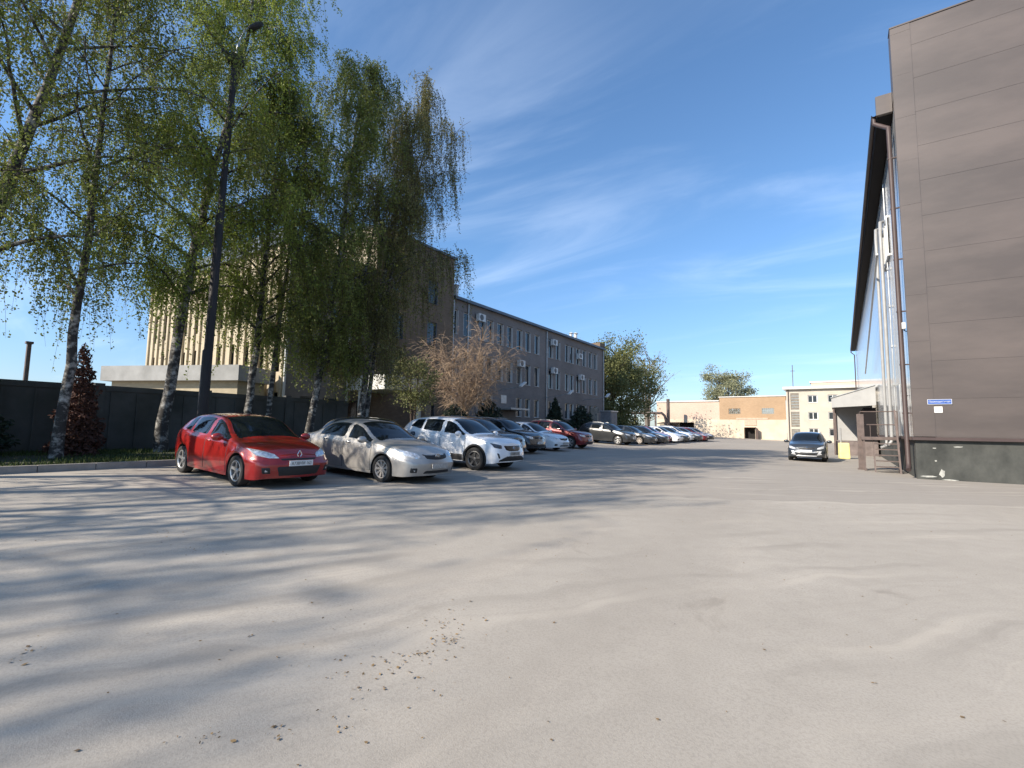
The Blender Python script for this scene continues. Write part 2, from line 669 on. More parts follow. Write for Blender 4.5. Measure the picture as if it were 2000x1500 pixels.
def brick_mat(name, c1, c2, mortar, var=0.5, axis='x', bump=0.2):
    if name in MATS:
        return MATS[name]
    m = bpy.data.materials.new(name)
    m.use_nodes = True
    t = m.node_tree
    b = t.nodes["Principled BSDF"]
    b.inputs["Roughness"].default_value = 0.9
    b.inputs["Specular IOR Level"].default_value = 0.25
    co = t.nodes.new("ShaderNodeTexCoord")
    sp = t.nodes.new("ShaderNodeSeparateXYZ")
    cb = t.nodes.new("ShaderNodeCombineXYZ")
    ad = t.nodes.new("ShaderNodeMath")
    t.links.new(co.outputs["Object"], sp.inputs[0])
    t.links.new(sp.outputs[0], ad.inputs[0])
    t.links.new(sp.outputs[1], ad.inputs[1])
    t.links.new(ad.outputs[0], cb.inputs[0])
    t.links.new(sp.outputs[2], cb.inputs[1])
    bt = t.nodes.new("ShaderNodeTexBrick")
    bt.inputs["Scale"].default_value = 1.0
    bt.inputs["Brick Width"].default_value = 0.26
    bt.inputs["Row Height"].default_value = 0.10
    bt.inputs["Mortar Size"].default_value = 0.008
    bt.inputs["Color1"].default_value = tuple(c1) + (1,)
    bt.inputs["Color2"].default_value = tuple(c2) + (1,)
    bt.inputs["Mortar"].default_value = tuple(mortar) + (1,)
    t.links.new(cb.outputs[0], bt.inputs["Vector"])
    nz = t.nodes.new("ShaderNodeTexNoise")
    nz.inputs["Scale"].default_value = 0.35
    nz.inputs["Detail"].default_value = 7
    nz.inputs["Roughness"].default_value = 0.65
    t.links.new(co.outputs["Object"], nz.inputs["Vector"])
    mr = t.nodes.new("ShaderNodeMapRange")
    mr.inputs[1].default_value = 0.3
    mr.inputs[2].default_value = 0.7
    mr.inputs[3].default_value = 1 - var * .5
    mr.inputs[4].default_value = 1 + var * .4
    t.links.new(nz.outputs[0], mr.inputs[0])
    mxn = t.nodes.new("ShaderNodeMix")
    mxn.data_type = 'RGBA'
    mxn.blend_type = 'MULTIPLY'
    mxn.inputs[0].default_value = 1
    t.links.new(bt.outputs[0], mxn.inputs[6])
    t.links.new(mr.outputs[0], mxn.inputs[7])
    t.links.new(mxn.outputs[2], b.inputs["Base Color"])
    MATS[name] = m
    return m


def text_mesh(body, width, height, m):
    """flat lettering in the x-z plane, facing -y"""
    cu = bpy.data.curves.new("lettering", 'FONT')
    cu.body = body
    cu.align_x = 'CENTER'
    cu.align_y = 'CENTER'
    cu.extrude = 0.002
    o = bpy.data.objects.new("lettering", cu)
    COL.objects.link(o)
    me = bpy.data.meshes.new_from_object(o.evaluated_get(bpy.context.evaluated_depsgraph_get()))
    bpy.data.objects.remove(o)
    c = np.array([tuple(v.co) for v in me.vertices])
    lo, hi = c.min(0), c.max(0)
    for v in me.vertices:
        x = (v.co.x - (lo[0] + hi[0]) / 2) / (hi[0] - lo[0]) * width
        z = (v.co.y - (lo[1] + hi[1]) / 2) / (hi[1] - lo[1]) * height
        v.co = (x, -v.co.z * .5, z)
    me.materials.clear()
    me.materials.append(m)
    return me


X3 = Vector((1, 0, 0))
Y3 = Vector((0, 1, 0))
Z3 = Vector((0, 0, 1))

# ------------------------------------------------------------------ brown warehouse on the right
WX, WY, WT = 2.0, 21.3, 16.3
M_BROWN = mat("brown_panel", (0.084, 0.066, 0.057), 0.46, metal=0.0, spec=0.65, var=0.22, scale=1.0, stretch=(.25, 1, .75), detail=8)
M_BROWN_TRIM = mat("brown_trim", (0.062, 0.042, 0.039), 0.55, spec=0.4, var=0.15, scale=2)
M_PLINTH = mat("painted_plinth", (0.030, 0.032, 0.029), 0.88, col2=(0.090, 0.092, 0.082), scale=1.7, lo=0.32, hi=0.78, detail=12, stretch=(1, 1, .6), bump=0.5, bscale=8)
M_SIDE = mat("grey_side_panel", (0.40, 0.405, 0.41), 0.14, spec=0.45, var=0.08, scale=0.6)
M_SOFFIT = mat("dark_soffit", (0.010, 0.008, 0.009), 0.7, spec=0.2)
M_PIPE = mat("white_pipe", (0.30, 0.30, 0.295), 0.4, var=0.08, scale=3)
wh = thing("warehouse", "tall warehouse clad in brown horizontal panels with glossy grey side wall", "warehouse", (0, 0, 0))
LEN = 64.0
mb = MB()
z = 1.42
pn = 1.27
while z < WT - 0.2:
    top = min(z + pn - 0.008, WT - 0.05)
    mb.box(WX + 0.55, WX + 45, WY, WY + 0.12, z, top)
    z += pn
mb.box(WX + 0.55, WX + 45, WY + 0.007, WY + 0.11, 1.40, WT - 0.06)
put("front_panel", mb, M_BROWN, wh)
mb = MB()          # corner flashing in lapped lengths, top cap and base drip
z = 1.42
k = 0
while z < WT - 0.1:
    top = min(z + 1.62, WT - 0.06)
    mb.box(WX - 0.012, WX + 0.56, WY - 0.012 - 0.003 * (k % 2), WY + 0.13, z, top - 0.004)
    z += 1.62
    k += 1
mb.box(WX - 0.03, WX + 45, WY - 0.03, WY + 0.5, WT - 0.05, WT)
put("corner_trim", mb, M_BROWN, wh)
mb = MB()
mb.box(WX - 0.06, WX + 45, WY - 0.12, WY + 0.1, 1.30, 1.40)
mb.box(WX - 0.12, WX - 0.012, WY + 0.12, WY + LEN, 1.30, 1.40)
put("base_drip", mb, M_BROWN_TRIM, wh)
mb = MB()
mb.box(WX + 0.02, WX + 45, WY + 0.03, WY + LEN - .1, -0.2, 1.30)
put("plinth", mb, M_PLINTH, wh)
mb = MB()          # parapet return and main volume above the eaves
mb.box(WX - 0.010, WX + 0.0, WY + 0.13, WY + 0.62, 13.6, WT - 0.06)
mb.box(WX + 0.002, WX + 44, WY + 0.13, WY + 0.62, 12.5, WT - 0.07)
put("parapet", mb, M_BROWN, wh)
mb = MB()          # side wall in vertical panels, each a touch out of line
y = WY + 0.13
k = 0
rs = random.Random(4)
while y < WY + LEN - 0.1:
    w = 1.19
    mb.box(WX - 0.0, WX + 0.1, y, y + w - 0.02, 1.41, 13.32)
    y += w
    k += 1
mb.box(WX + 0.012, WX + 0.2, WY + 0.14, WY + LEN, 1.41, 13.3)
put("side_wall", mb, M_SIDE, wh)
mb = MB()
mb.box(WX + 0.2, WX + 45, WY + 0.65, WY + LEN, 1.3, 13.4)
mb.obox((WX - 0.45, WY + 0.64, 13.52), (22, 0, 3.2), (0, LEN, 0), (0, 0, 0.10))
put("roof", mb, M_SOFFIT, wh)
mb = MB()
mb.box(WX - 0.44, WX - 0.02, WY + 0.64, WY + LEN, 13.34, 13.46)
mb.box(WX - 0.47, WX - 0.44, WY + 0.62, WY + LEN + 0.02, 13.30, 13.62)
put("eave_soffit", mb, M_SOFFIT, wh)
mb = MB()
mb.box(WX - 0.5, WX - 0.02, WY + 0.46, WY + 0.63, 13.36, 14.1)
put("eave_end_box", mb, M_BROWN, wh)
mb = MB()
prof = [(math.cos(a) * 0.085, math.sin(a) * 0.085) for a in np.linspace(PI, 2 * PI, 9)]
mb.grid([[(WX - 0.56 + c, yy, 13.5 + s) for c, s in prof] for yy in (WY + 0.6, WY + LEN)])
mb.grid([[(WX - 0.56 + c * .88, yy, 13.5 + s * .88) for c, s in prof] for yy in (WY + 0.6, WY + LEN)])
put("gutter", mb, M_BROWN_TRIM, wh, smooth=True)
mb = MB()
mb.tube([(WX - 0.56, WY + 0.75, 13.42), (WX - 0.56, WY + 0.75, 13.2), (WX - 0.32, WY + 0.62, 12.95), (WX - 0.17, WY + 0.45, 12.75),
         (WX - 0.17, WY + 0.42, 12.4), (WX - 0.17, WY + 0.30, 0.55), (WX - 0.17, WY + 0.22, 0.38), (WX - 0.20, WY + 0.08, 0.28)],
        0.075, 12)
for zz in (11.5, 9.6, 7.7, 5.8, 3.9, 2.2):
    mb.box(WX - 0.26, WX + 0.0, WY + 0.34, WY + 0.40, zz, zz + 0.04)
put("downpipe", mb, M_BROWN_TRIM, wh, smooth=True)
mb = MB()
mb.tube([(WX - 0.56, WY + LEN - .6, 13.42), (WX - 0.56, WY + LEN - .6, 13.1), (WX - 0.17, WY + LEN - .6, 12.7), (WX - 0.17, WY + LEN - .6, 0.4)], 0.07, 8)
put("downpipe", mb, M_BROWN_TRIM, wh, smooth=True)
# vent pipes with elbows at the foot and a raking one
for (py, zt_, zb_, r) in ((27.4, 11.2, 1.0, 0.07), (30.4, 11.9, 0.85, 0.07)):
    mb = MB()
    mb.tube([(WX - 0.02, py + 0.9, zt_ + 0.35), (WX - 0.16, py + 0.5, zt_ + 0.2), (WX - 0.2, py + 0.1, zt_ - 0.4), (WX - 0.2, py, zt_ - 1.2), (WX - 0.2, py, 1.35),
             (WX - 0.22, py - 0.02, zb_ + 0.15), (WX - 0.32, py - 0.06, zb_), (WX - 0.46, py - 0.10, zb_ - 0.05)], r, 12)
    put("vent_pipe", mb, M_PIPE, wh, smooth=True)
mb = MB()
mb.tube([(WX - 0.34, 27.9, 9.9), (WX - 0.34, 47.0, 6.2)], 0.05, 10)
put("vent_pipe", mb, M_WHITE, wh, smooth=True)
for (y0, y1, z0, z1) in ((26.0, 28.6, 9.3, 10.9),):
    mb = MB()
    for a, b_ in ((y0, y0 + .1), (y1 - .1, y1), ((y0 + y1) / 2 - .05, (y0 + y1) / 2 + .05)):
        mb.box(WX - 0.09, WX - 0.005, a, b_, z0, z1)
    mb.box(WX - 0.088, WX - 0.005, y0, y1, z1, z1 + .1)
    mb.box(WX - 0.088, WX - 0.005, y0, y1, z0 - .1, z0)
    fr = put("window", mb, M_WHITE, wh)
    g = MB()
    g.box(WX - 0.04, WX - 0.006, y0, y1, z0, z1)
    put("pane", g, M_GLASS, fr)
mb = MB()          # door above the landing
mb.box(WX - 0.05, WX - 0.006, 24.9, 25.9, 1.42, 3.5)
mb.box(WX - 0.08, WX - 0.05, 25.0, 25.12, 2.4, 2.45)
put("door", mb, M_GALV, wh)
mb = MB()          # thin cable conduit with junction boxes
mb.tube([(WX - 0.05, 23.6, 1.5), (WX - 0.05, 23.6, 5.4)], 0.018, 6)
mb.tube([(WX - 0.05, 26.9, 1.5), (WX - 0.05, 26.9, 12.8)], 0.018, 6)
for zz in (2.2, 3.6, 5.3, 7.1, 8.8):
    mb.box(WX - 0.09, WX - 0.02, 26.84, 26.96, zz, zz + .1)
put("cable_conduit", mb, M_GALV, wh)
lamp = thing("wall_lamp", "small white floodlight fixed to warehouse wall beside the brown corner downpipe", "wall lamp", (WX - 0.1, WY + .36, 5.15))
mb = MB()
mb.box(-0.05, 0.05, -0.30, -0.18, 0, 0.22)
put("housing", mb, M_WHITE, lamp)
mb = MB()
mb.tube([(0.03, -0.2, .1), (0.03, 0, -.02), (0.10, 0.02, -.06)], 0.016, 6)
put("bracket", mb, M_SOFFIT, lamp)
lamp = thing("wall_lamp", "tiny white lamp low on warehouse wall above the landing railing", "wall lamp", (WX - 0.1, 22.35, 2.75))
mb = MB()
mb.lathe([(0.0, 0.12), (0.05, 0.11), (0.07, 0.04), (0.06, 0.0), (0, 0)], 12, axis='z')
put("housing", mb, M_WHITE, lamp, smooth=True)
mb = MB()
mb.tube([(0, 0, .1), (0.09, 0, .12)], 0.015, 6)
put("bracket", mb, M_SOFFIT, lamp)

# light patches on the plinth where paint came off
M_CHIP = mat("bare_render", (0.36, 0.36, 0.33), 0.9, var=0.25, scale=6)
rs = random.Random(8)
for cx, cz, w, h in ((2.66, 0.22, .075, .14), (2.30, 0.10, .26, .03), (2.5, 1.04, .05, .015), (2.86, 0.02, .22, .02), (3.1, 1.10, .12, .02), (2.52, .62, .03, .03)):
    pts = []
    mb = MB()
    for k in range(11):
        a = 2 * PI * k / 11
        q = rs.uniform(.7, 1.15)
        pts.append((cx + math.cos(a) * w * q, cz + math.sin(a) * h * q))
    n0 = len(mb.v)
    for d in (0.0, 0.012):
        mb.v += [(px, WY + 0.032 - d, pz) for px, pz in pts]
    mb.f.append(tuple(range(n0 + 11, n0 + 22)))
    mb.m.append(0)
    for k in range(11):
        mb.f.append((n0 + k, n0 + (k + 1) % 11, n0 + 11 + (k + 1) % 11, n0 + 11 + k))
        mb.m.append(0)
    put("bare_patch", mb, M_CHIP, wh)

# signs on the brown wall
M_BLUE = mat("sign_blue", (0.035, 0.10, 0.36), 0.4, var=0.05)
sg = thing("street_sign", "blue sign with white border and white lettering on the brown panel wall", "sign", (2.70, WY - 0.02, 2.58))
mb = MB()
mb.box(-0.31, 0.31, -0.012, 0.02, -0.085, 0.085)
put("plate", mb, M_BLUE, sg)
mb = MB()
for q in ((-0.31, 0.31, 0.073, 0.085), (-0.31, 0.31, -0.085, -0.073)):
    mb.box(q[0], q[1], -0.016, -0.0125, q[2], q[3])
for q in ((-0.31, -0.298), (0.298, 0.31)):
    mb.box(q[0], q[1], -0.016, -0.0125, -0.0725, 0.0725)
put("border", mb, M_WHITE, sg)
link("lettering", text_mesh("Промышленная", 0.54, 0.075, M_WHITE), sg, (0, -0.0145, 0))
mb = MB()
mb.box(2.555, 2.765, WY - 0.016, WY - 0.003, 2.22, 2.42)
tag(put("number_sign", mb, mat("sign_white", (0.75, 0.73, 0.66), 0.6, var=0.04)), "small blank cream square plate below the blue sign", "sign")

# ------------------------------------------------------------------ landing with stairs beside the warehouse
M_RUST = mat("brown_steel", (0.135, 0.100, 0.088), 0.6, col2=(0.085, 0.064, 0.057), scale=5)
ld = thing("metal_landing", "brown steel landing with railing and stairs under grey warehouse wall", "landing", (0, 0, 0))
mb = MB()
mb.box(0.62, 1.86, 24.3, 26.2, 1.24, 1.36)
put("platform", mb, M_RUST, ld)
mb = MB()
mb.box(0.5, 0.74, 24.85, 25.1, 0.0, 2.30)
mb.box(0.46, 0.78, 24.81, 25.14, 0.0, 0.05)
put("post", mb, M_RUST, ld)
mb = MB()
for zz in (1.86, 2.40):
    mb.tube([(0.66, 25.05, zz), (1.85, 25.05, zz)], 0.022, 6)
    mb.tube([(0.64, 25.1, zz), (0.64, 26.15, zz)], 0.022, 6)
mb.tube([(0.64, 26.15, 1.36), (0.64, 26.15, 2.42)], 0.022, 6)
mb.tube([(1.85, 25.05, 1.36), (1.85, 25.05, 2.42)], 0.022, 6)
for k in range(4):
    mb.tube([(0.95 + .28 * k, 25.05, 1.36), (0.95 + .28 * k, 25.05, 1.86)], 0.012, 6)
put("railing", mb, M_RUST, ld, smooth=True)
for xx in (0.70, 1.80):
    mb = MB()
    mb.obox((xx - .03, 24.34, 1.238), (0.06, 0, 0), (0, 0.16, 0), (0, -0.02, -1.24))
    put("leg", mb, M_RUST, ld)
mb = MB()
mb.obox((1.72, 23.35, 0.0), (0.06, 0, 0), (0, 0.10, 0), (0.0, 1.30, 2.45))
mb.obox((0.98, 23.75, 0.0), (0.05, 0, 0), (0, 0.10, 0), (0.0, 0.70, 1.235))
put("stringer", mb, M_RUST, ld)
mb = MB()
for k in range(5):
    zz = 0.2 + 0.22 * k
    yy = 23.50 + 0.52 * zz
    mb.box(1.03, 1.72, yy - .11, yy + .11, zz, zz + 0.04)
put("tread", mb, M_RUST, ld)

# dock porch further along
M_PORCH = mat("porch_sheet", (0.36, 0.36, 0.35), 0.45, var=0.08, scale=1.5)
dp = thing("dock_porch", "grey sheet-metal dock porch with sloping roof jutting from the warehouse wall", "porch", (0, 0, 0))
mb = MB()
y0, y1 = 39.6, 44.5
n0 = len(mb.v)
for yy in (y0, y0 + 0.08):
    mb.v += [(1.88, yy, 4.62), (-0.50, yy, 3.85), (-0.50, yy, 3.22), (1.88, yy, 3.34)]
for q in ((0, 1, 2, 3), (7, 6, 5, 4), (0, 4, 5, 1), (1, 5, 6, 2), (2, 6, 7, 3), (3, 7, 4, 0)):
    mb.f.append(tuple(n0 + i for i in q))
    mb.m.append(0)
mb.box(-0.56, -0.50, y0, y1, 3.2, 3.86)
put("fascia", mb, M_PORCH, dp)
mb = MB()
mb.obox((1.9, y0 - .05, 4.66), (-2.5, 0, -0.81), (0, y1 - y0 + .1, 0), (0, 0, 0.05))
put("roof", mb, M_GALV, dp)
mb = MB()
mb.box(-0.49, 1.88, y1 - .06, y1, 0.95, 3.84)
put("back_panel", mb, M_PORCH, dp)
mb = MB()
mb.box(-0.5, 1.9, y0 + 0.3, y1 - 0.07, 0.0, 0.94)
put("base", mb, mat("dock_concrete", (0.16, 0.13, 0.12), 0.9, var=0.3, scale=2), dp)
for xx, yy in ((-0.46, y0 + .15), (-0.42, y1 - .15)):
    mb = MB()
    mb.box(xx - .05, xx + .05, yy - .05, yy + .05, 0.941 if yy > y0 + 1 else 0.0, 3.19)
    put("post", mb, M_RUST, dp)
mb = MB()
mb.box(1.2, 1.88, y0 + .5, y1 - .3, 0.95, 3.2)  # near-black box standing in for the shade inside the open porch
put("porch_shade", mb, M_SOFFIT, dp)

yb = thing("yellow_block", "pale yellow concrete block with a thin post on the yard beside the grey car", "concrete block", (0.02, 34.6, 0), (0, 0, 0.2))
bmx = bmesh.new()
bmesh.ops.create_cube(bmx, size=1.0)
for v in bmx.verts:
    v.co = Vector((v.co.x * (0.48 if v.co.z > 0 else 0.53), v.co.y * 0.5, (v.co.z + .5) * 0.92))
bmesh.ops.bevel(bmx, geom=list(bmx.edges), offset=0.06, segments=2, affect='EDGES', profile=0.6)
me = bpy.data.meshes.new("block")
bmx.to_mesh(me)
bmx.free()
me.materials.append(mat("yellow_paint", (0.78, 0.72, 0.30), 0.7, var=0.08, scale=4))
link("block", me, yb)
mb = MB()
mb.tube([(-0.12, 0.05, 0.91), (-0.12, 0.05, 1.80)], 0.045, 8)
put("post", mb, M_PIPE, yb, smooth=True)

# ------------------------------------------------------------------ office building on the left
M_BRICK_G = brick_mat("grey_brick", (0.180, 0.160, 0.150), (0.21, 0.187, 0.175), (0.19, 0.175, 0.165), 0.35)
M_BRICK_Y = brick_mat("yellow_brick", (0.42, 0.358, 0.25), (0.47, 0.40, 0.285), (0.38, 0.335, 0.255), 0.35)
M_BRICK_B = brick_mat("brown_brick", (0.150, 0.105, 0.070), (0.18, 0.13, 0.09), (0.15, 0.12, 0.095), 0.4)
M_ROOFM = mat("roof_metal", (0.10, 0.115, 0.14), 0.5, metal=0.3, var=0.15, scale=1)
OX = -24.0
ofc = thing("office_building", "four-storey office building with ribbed yellow end wall and raised rooftop block", "office building")
H1, HB, H2 = 11.3, 14.1, 11.2
zb0 = 0.4
mb = MB()
ops = []
for zz in (1.6, 4.4, 7.0, 9.2):
    for yy in (0.9, 2.3, 3.9):
        ops.append((yy, yy + 0.95, zz - zb0, zz + 1.45 - zb0))
facade(mb, (OX, 14.1, zb0), Y3, X3, 5.5, H1 - zb0, ops)
put("front_wall", mb, M_BRICK_G, ofc)
for a, b_, c, d in ops:
    window(ofc, (OX, 14.1, zb0), Y3, X3, a, b_, c, d, mull=0, fm=M_ROOFM)
mb = MB()
ops = []
for zz in (1.4, 4.3, 7.2, 10.2):
    for yy in (1.4, 4.6):
        if zz < 2 and yy < 2:
            continue
        ops.append((yy, yy + 0.95, zz - zb0, zz + 1.7 - zb0))
facade(mb, (OX + 0.25, 19.6, zb0), Y3, X3, 7.3, HB - zb0, ops)
mb.quad((OX - 16, 19.602, H1 + .004), (OX + .248, 19.602, H1 + .004), (OX + .248, 19.602, HB), (OX - 16, 19.602, HB))
mb.quad((OX, 19.6, zb0), (OX + .25, 19.6, zb0), (OX + .25, 19.6, HB), (OX, 19.6, HB))
mb.quad((OX - 16, 26.9, H2), (OX + .25, 26.9, H2), (OX + .25, 26.9, HB), (OX - 16, 26.9, HB))
mb.quad((OX, 26.9, zb0), (OX + .25, 26.9, zb0), (OX + .25, 26.9, HB), (OX, 26.9, HB))
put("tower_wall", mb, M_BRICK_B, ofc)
for a, b_, c, d in ops:
    window(ofc, (OX + .25, 19.6, zb0), Y3, X3, a, b_, c, d, mull=0, fm=M_ROOFM)
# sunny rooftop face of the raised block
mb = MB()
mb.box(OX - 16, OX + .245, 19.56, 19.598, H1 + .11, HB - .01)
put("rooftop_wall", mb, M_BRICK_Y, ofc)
# end wall with ribs
mb = MB()
ops = []
for i in range(11):
    a = 0.75 + i * 1.62
    for zz in (1.3, 4.3, 7.3):
        ops.append((a + 0.25, a + 0.9, zz - zb0, zz + 1.9 - zb0))
facade(mb, (OX - 18.4, 14.1, zb0), X3, -Y3, 18.4, H1 + .9 - zb0, ops, depth=0.2)
for i in range(23):
    a = OX - 18.4 + 0.02 + i * 0.81 + 0.18
    mb.box(a, a + 0.26, 13.98, 14.097, zb0 + .01, H1 + .62)
put("end_wall", mb, M_BRICK_Y, ofc)
for a, b_, c, d in ops:
    window(ofc, (OX - 18.4, 14.1, zb0), X3, -Y3, a, b_, c, d, depth=0.2, mull=0, sill=False, reveal=False, fm=M_ROOFM)
mb = MB()
mb.box(OX - 18.6, OX + .12, 13.75, 19.54, H1 + .9, H1 + 1.02) if False else None
mb.box(OX - 18.6, OX + .10, 13.80, 19.55, H1 + .001, H1 + .10)
mb.box(OX - 18.5, OX - .3, 13.98, 14.098, H1 + .102, H1 + .95)
mb.box(OX - 16.1, OX + .40, 19.5, 27.05, HB + .001, HB + .16)
put("roof", mb, M_ROOFM, ofc)
for xx, yy in ((OX + .14, 14.0), (OX + .09, 17.9)):
    mb = MB()
    mb.tube([(xx, yy, 0.6), (xx, yy, 10.9)], 0.065, 8)
    put("drainpipe", mb, M_WHITE, ofc, smooth=True)
mb = MB()          # entrance canopy on two white columns
M_CANOPY = mat("canopy_white", (0.55, 0.55, 0.52), 0.7, var=0.1, scale=2)
mb.box(OX + .255, -20.5, 17.75, 20.6, 3.55, 4.36) if False else mb.box(OX + .30, -20.5, 17.75, 20.9, 3.52, 4.34)
put("entrance_canopy", mb, M_CANOPY, ofc)
for xx, yy in ((-22.75, 18.0), (-20.75, 20.6)):
    mb = MB()
    mb.tube([(xx, yy, 0.4), (xx, yy, 3.519)], 0.16, 12)
    put("column", mb, M_CANOPY, ofc, smooth=True)

ow = thing("office_wing", "long three-storey grey brick office wing with narrow white windows", "office building")
ops = []
WINY = [27.75, 29.3, 31.2, 32.3, 33.75, 35.2, 36.75, 38.2, 39.8, 42.5, 44.0, 46.0, 47.1, 48.6, 50.2, 51.8, 53.2]
for (za, zt_) in ((8.55, 10.45), (5.45, 7.35), (2.5, 4.2)):
    for wy in WINY:
        if za < 3 and 33 < wy < 36:
            continue
        ops.append((wy - 0.92 - 26.9, wy - 26.9, za - zb0, zt_ - zb0))
mb = MB()
facade(mb, (OX, 26.9, zb0), Y3, X3, 28.1, H2 - zb0, ops, depth=0.2)
mb.quad((OX, 55.0, zb0), (OX - 14, 55.0, zb0), (OX - 14, 55.0, H2), (OX, 55.0, H2))
put("front_wall", mb, M_BRICK_G, ow)
for a, b_, c, d in ops:
    window(ow, (OX, 26.9, zb0), Y3, X3, a, b_, c, d, depth=0.2, mull=0)
mb = MB()
mb.box(OX - 14, OX + .28, 27.06, 55.2, H2 + .001, H2 + .22)
mb.box(OX + .28, OX + .34, 27.06, 55.2, H2 - .02, H2 + .2)
put("roof", mb, M_ROOFM, ow)
mb = MB()
mb.box(OX + .28, OX + .30, 54.1, 55.3, H2 + .0, H2 + .8) if False else mb.box(OX - 3, OX + .2, 53.6, 55.1, H2 + .221, H2 + .75)
put("parapet", mb, M_BRICK_B, ow)
for yy in (28.85, 41.1, 54.9, 27.1):
    mb = MB()
    mb.tube([(OX + .09, yy, 0.6), (OX + .09, yy, H2 - .1)], 0.06, 8)
    for zz in (3, 6, 9):
        mb.box(OX + .002, OX + .16, yy - .07, yy + .07, zz, zz + .05)
    put("drainpipe", mb, M_GALV, ow, smooth=True)
for yy, w, h in ((27.9, .22, 1.25), (47.2, .2, .8), (48.3, .24, .95)):
    mb = MB()
    mb.tube([(OX - .4, yy, H2 + .2), (OX - .4, yy, H2 + h)], w * .8, 10)
    mb.lathe([(0.0, h + .16), (w * 1.3, h + .02), (w * 1.3, h)], 10, axis='z', o=(OX - .4, yy, H2))
    put("chimney_vent", mb, M_WHITE, ow, smooth=True)
mb = MB()
mb.box(OX + .004, OX + 1.3, 33.2, 36.0, 3.05, 3.2)
mb.box(OX + .004, OX + .05, 33.5, 34.3, 3.6, 4.3)
put("entrance_canopy", mb, M_GALV, ow)

# air conditioners
M_AC = mat("ac_white", (0.62, 0.62, 0.60), 0.5, var=0.08, scale=3)
ac0 = None
for (yy, zz, lab) in ((30.2, 10.0, "white air conditioner under the roof edge, nearest the rooftop block of the grey wing"),
                      (42.2, 9.85, "air conditioner high on the grey wing just beyond the middle drainpipe"),
                      (48.0, 9.2, "air conditioner high on the grey wing below the pair of roof vents"),
                      (36.2, 7.0, "air conditioner on the grey wing behind the bare tan tree"),
                      (42.3, 7.0, "air conditioner at second-floor height just beyond the middle drainpipe"),
                      (48.4, 6.9, "air conditioner at second-floor height towards the far end of the grey wing")):
    if ac0 is None:
        ac0 = thing("air_conditioner", lab, "air conditioner", (OX, yy, zz), group="air conditioners on the grey office wing")
        mb = MB()
        mb.box(0.12, 0.46, -0.42, 0.42, 0, 0.58)
        put("casing", mb, M_AC, ac0)
        mb = MB()
        mb.lathe([(0.0, 0.012), (0.06, 0.014), (0.24, 0.006), (0.245, 0.0)], 20, axis='x', o=(0.462, -0.10, 0.29))
        put("fan_grille", mb, mat("ac_grille", (0.10, 0.10, 0.10), 0.6), ac0, smooth=True)
        mb = MB()
        for s in (-.3, .3):
            mb.box(0.0, 0.45, s - .02, s + .02, -0.045, -0.002)
        put("bracket", mb, M_GALV, ac0)
        a = ac0
    else:
        a = copy_tree(ac0)
        a.location = (OX, yy, zz)
        a["label"] = lab

# floodlights on arms along the wing
fl0 = None
for (yy, xx, zz, lab) in ((32.3, -21.0, 4.85, "white floodlight on arm nearest the bare tan tree"),
                          (40.6, -21.0, 4.8, "white floodlight on arm above the dark spruces, middle of the three"),
                          (49.3, -21.0, 5.05, "white floodlight on arm at the far corner of the grey wing")):
    if fl0 is None:
        fl0 = thing("floodlight", lab, "floodlight", (xx, yy, zz), group="floodlights on arms along the grey wing")
        mb = MB()
        mb.obox((-0.14, -0.35, -0.12), (0.28, 0, 0), (0.0, 0.74, 0.40), (0, -0.05, 0.10))
        put("lamp_head", mb, M_WHITE, fl0)
        mb = MB()
        mb.tube([(-0.1, 0.1, 0.05), (-1.2, 0.05, -0.15), (-3.0, 0, -0.35)], 0.03, 6)
        put("arm", mb, M_GALV, fl0, smooth=True)
        f = fl0
    else:
        f = copy_tree(fl0)
        f.location = (xx, yy, zz)
        f["label"] = lab

# low pavilion with white fascia behind the fence
pv = thing("pavilion", "low pavilion with wide white fascia behind the concrete fence", "pavilion")
A, B = Vector((-30.6, 8.3, 0)), Vector((-23.5, 11.5, 0))
u = (B - A).normalized()
nb_ = Vector((-u.y, u.x, 0))
ln = (B - A).length
mb = MB()
mb.obox(A + Z3 * 3.56, u * ln, nb_ * 2.4, Z3 * 0.74)
put("fascia", mb, mat("grey_fascia", (0.33, 0.33, 0.32), 0.7, col2=(0.23, 0.23, 0.22), scale=1.2), pv)
mb = MB()
mb.obox(A + Z3 * 0.5 + u * .3 + nb_ * .35, u * (ln - .6), nb_ * 1.9, Z3 * 3.055)
put("wall", mb, M_BRICK_Y, pv)

# concrete fence
M_FENCE = mat("fence_concrete", (0.085, 0.085, 0.078), 0.95, col2=(0.045, 0.048, 0.042), scale=0.9, bump=0.3, bscale=10)
fe = thing("concrete_fence", "dark grey concrete panel fence behind the birch trees", "fence", (0, 0, 0))
FX = -18.4
y = -13.0
while y < 12.5:
    mb = MB()
    mb.box(FX - .12, FX, y + .13, y + 2.87, 0.4, 2.60)
    for i in range(4):
        a = y + .28 + i * .66
        mb.box(FX, FX + .035, a, a + .05, 0.7, 2.4)
    mb.box(FX, FX + .04, y + .13, y + 2.87, 2.44, 2.598)
    put("panel", mb, M_FENCE, fe)
    mb = MB()
    mb.box(FX - .16, FX + .05, y - .12, y + .12, 0.3, 2.66)
    put("post", mb, M_FENCE, fe)
    y += 3.0

sp = thing("steel_post", "thin dark post rising behind the fence left of the reddish conifer", "post", (-24.0, 4.42, 0))
mb = MB()
mb.tube([(0, 0, 0.4), (0, 0, 4.25)], 0.07, 8)
put("shaft", mb, M_RUST, sp, smooth=True)
mb = MB()
mb.box(-.1, .1, -.1, .1, 4.2505, 4.33)
put("cap", mb, M_RUST, sp)

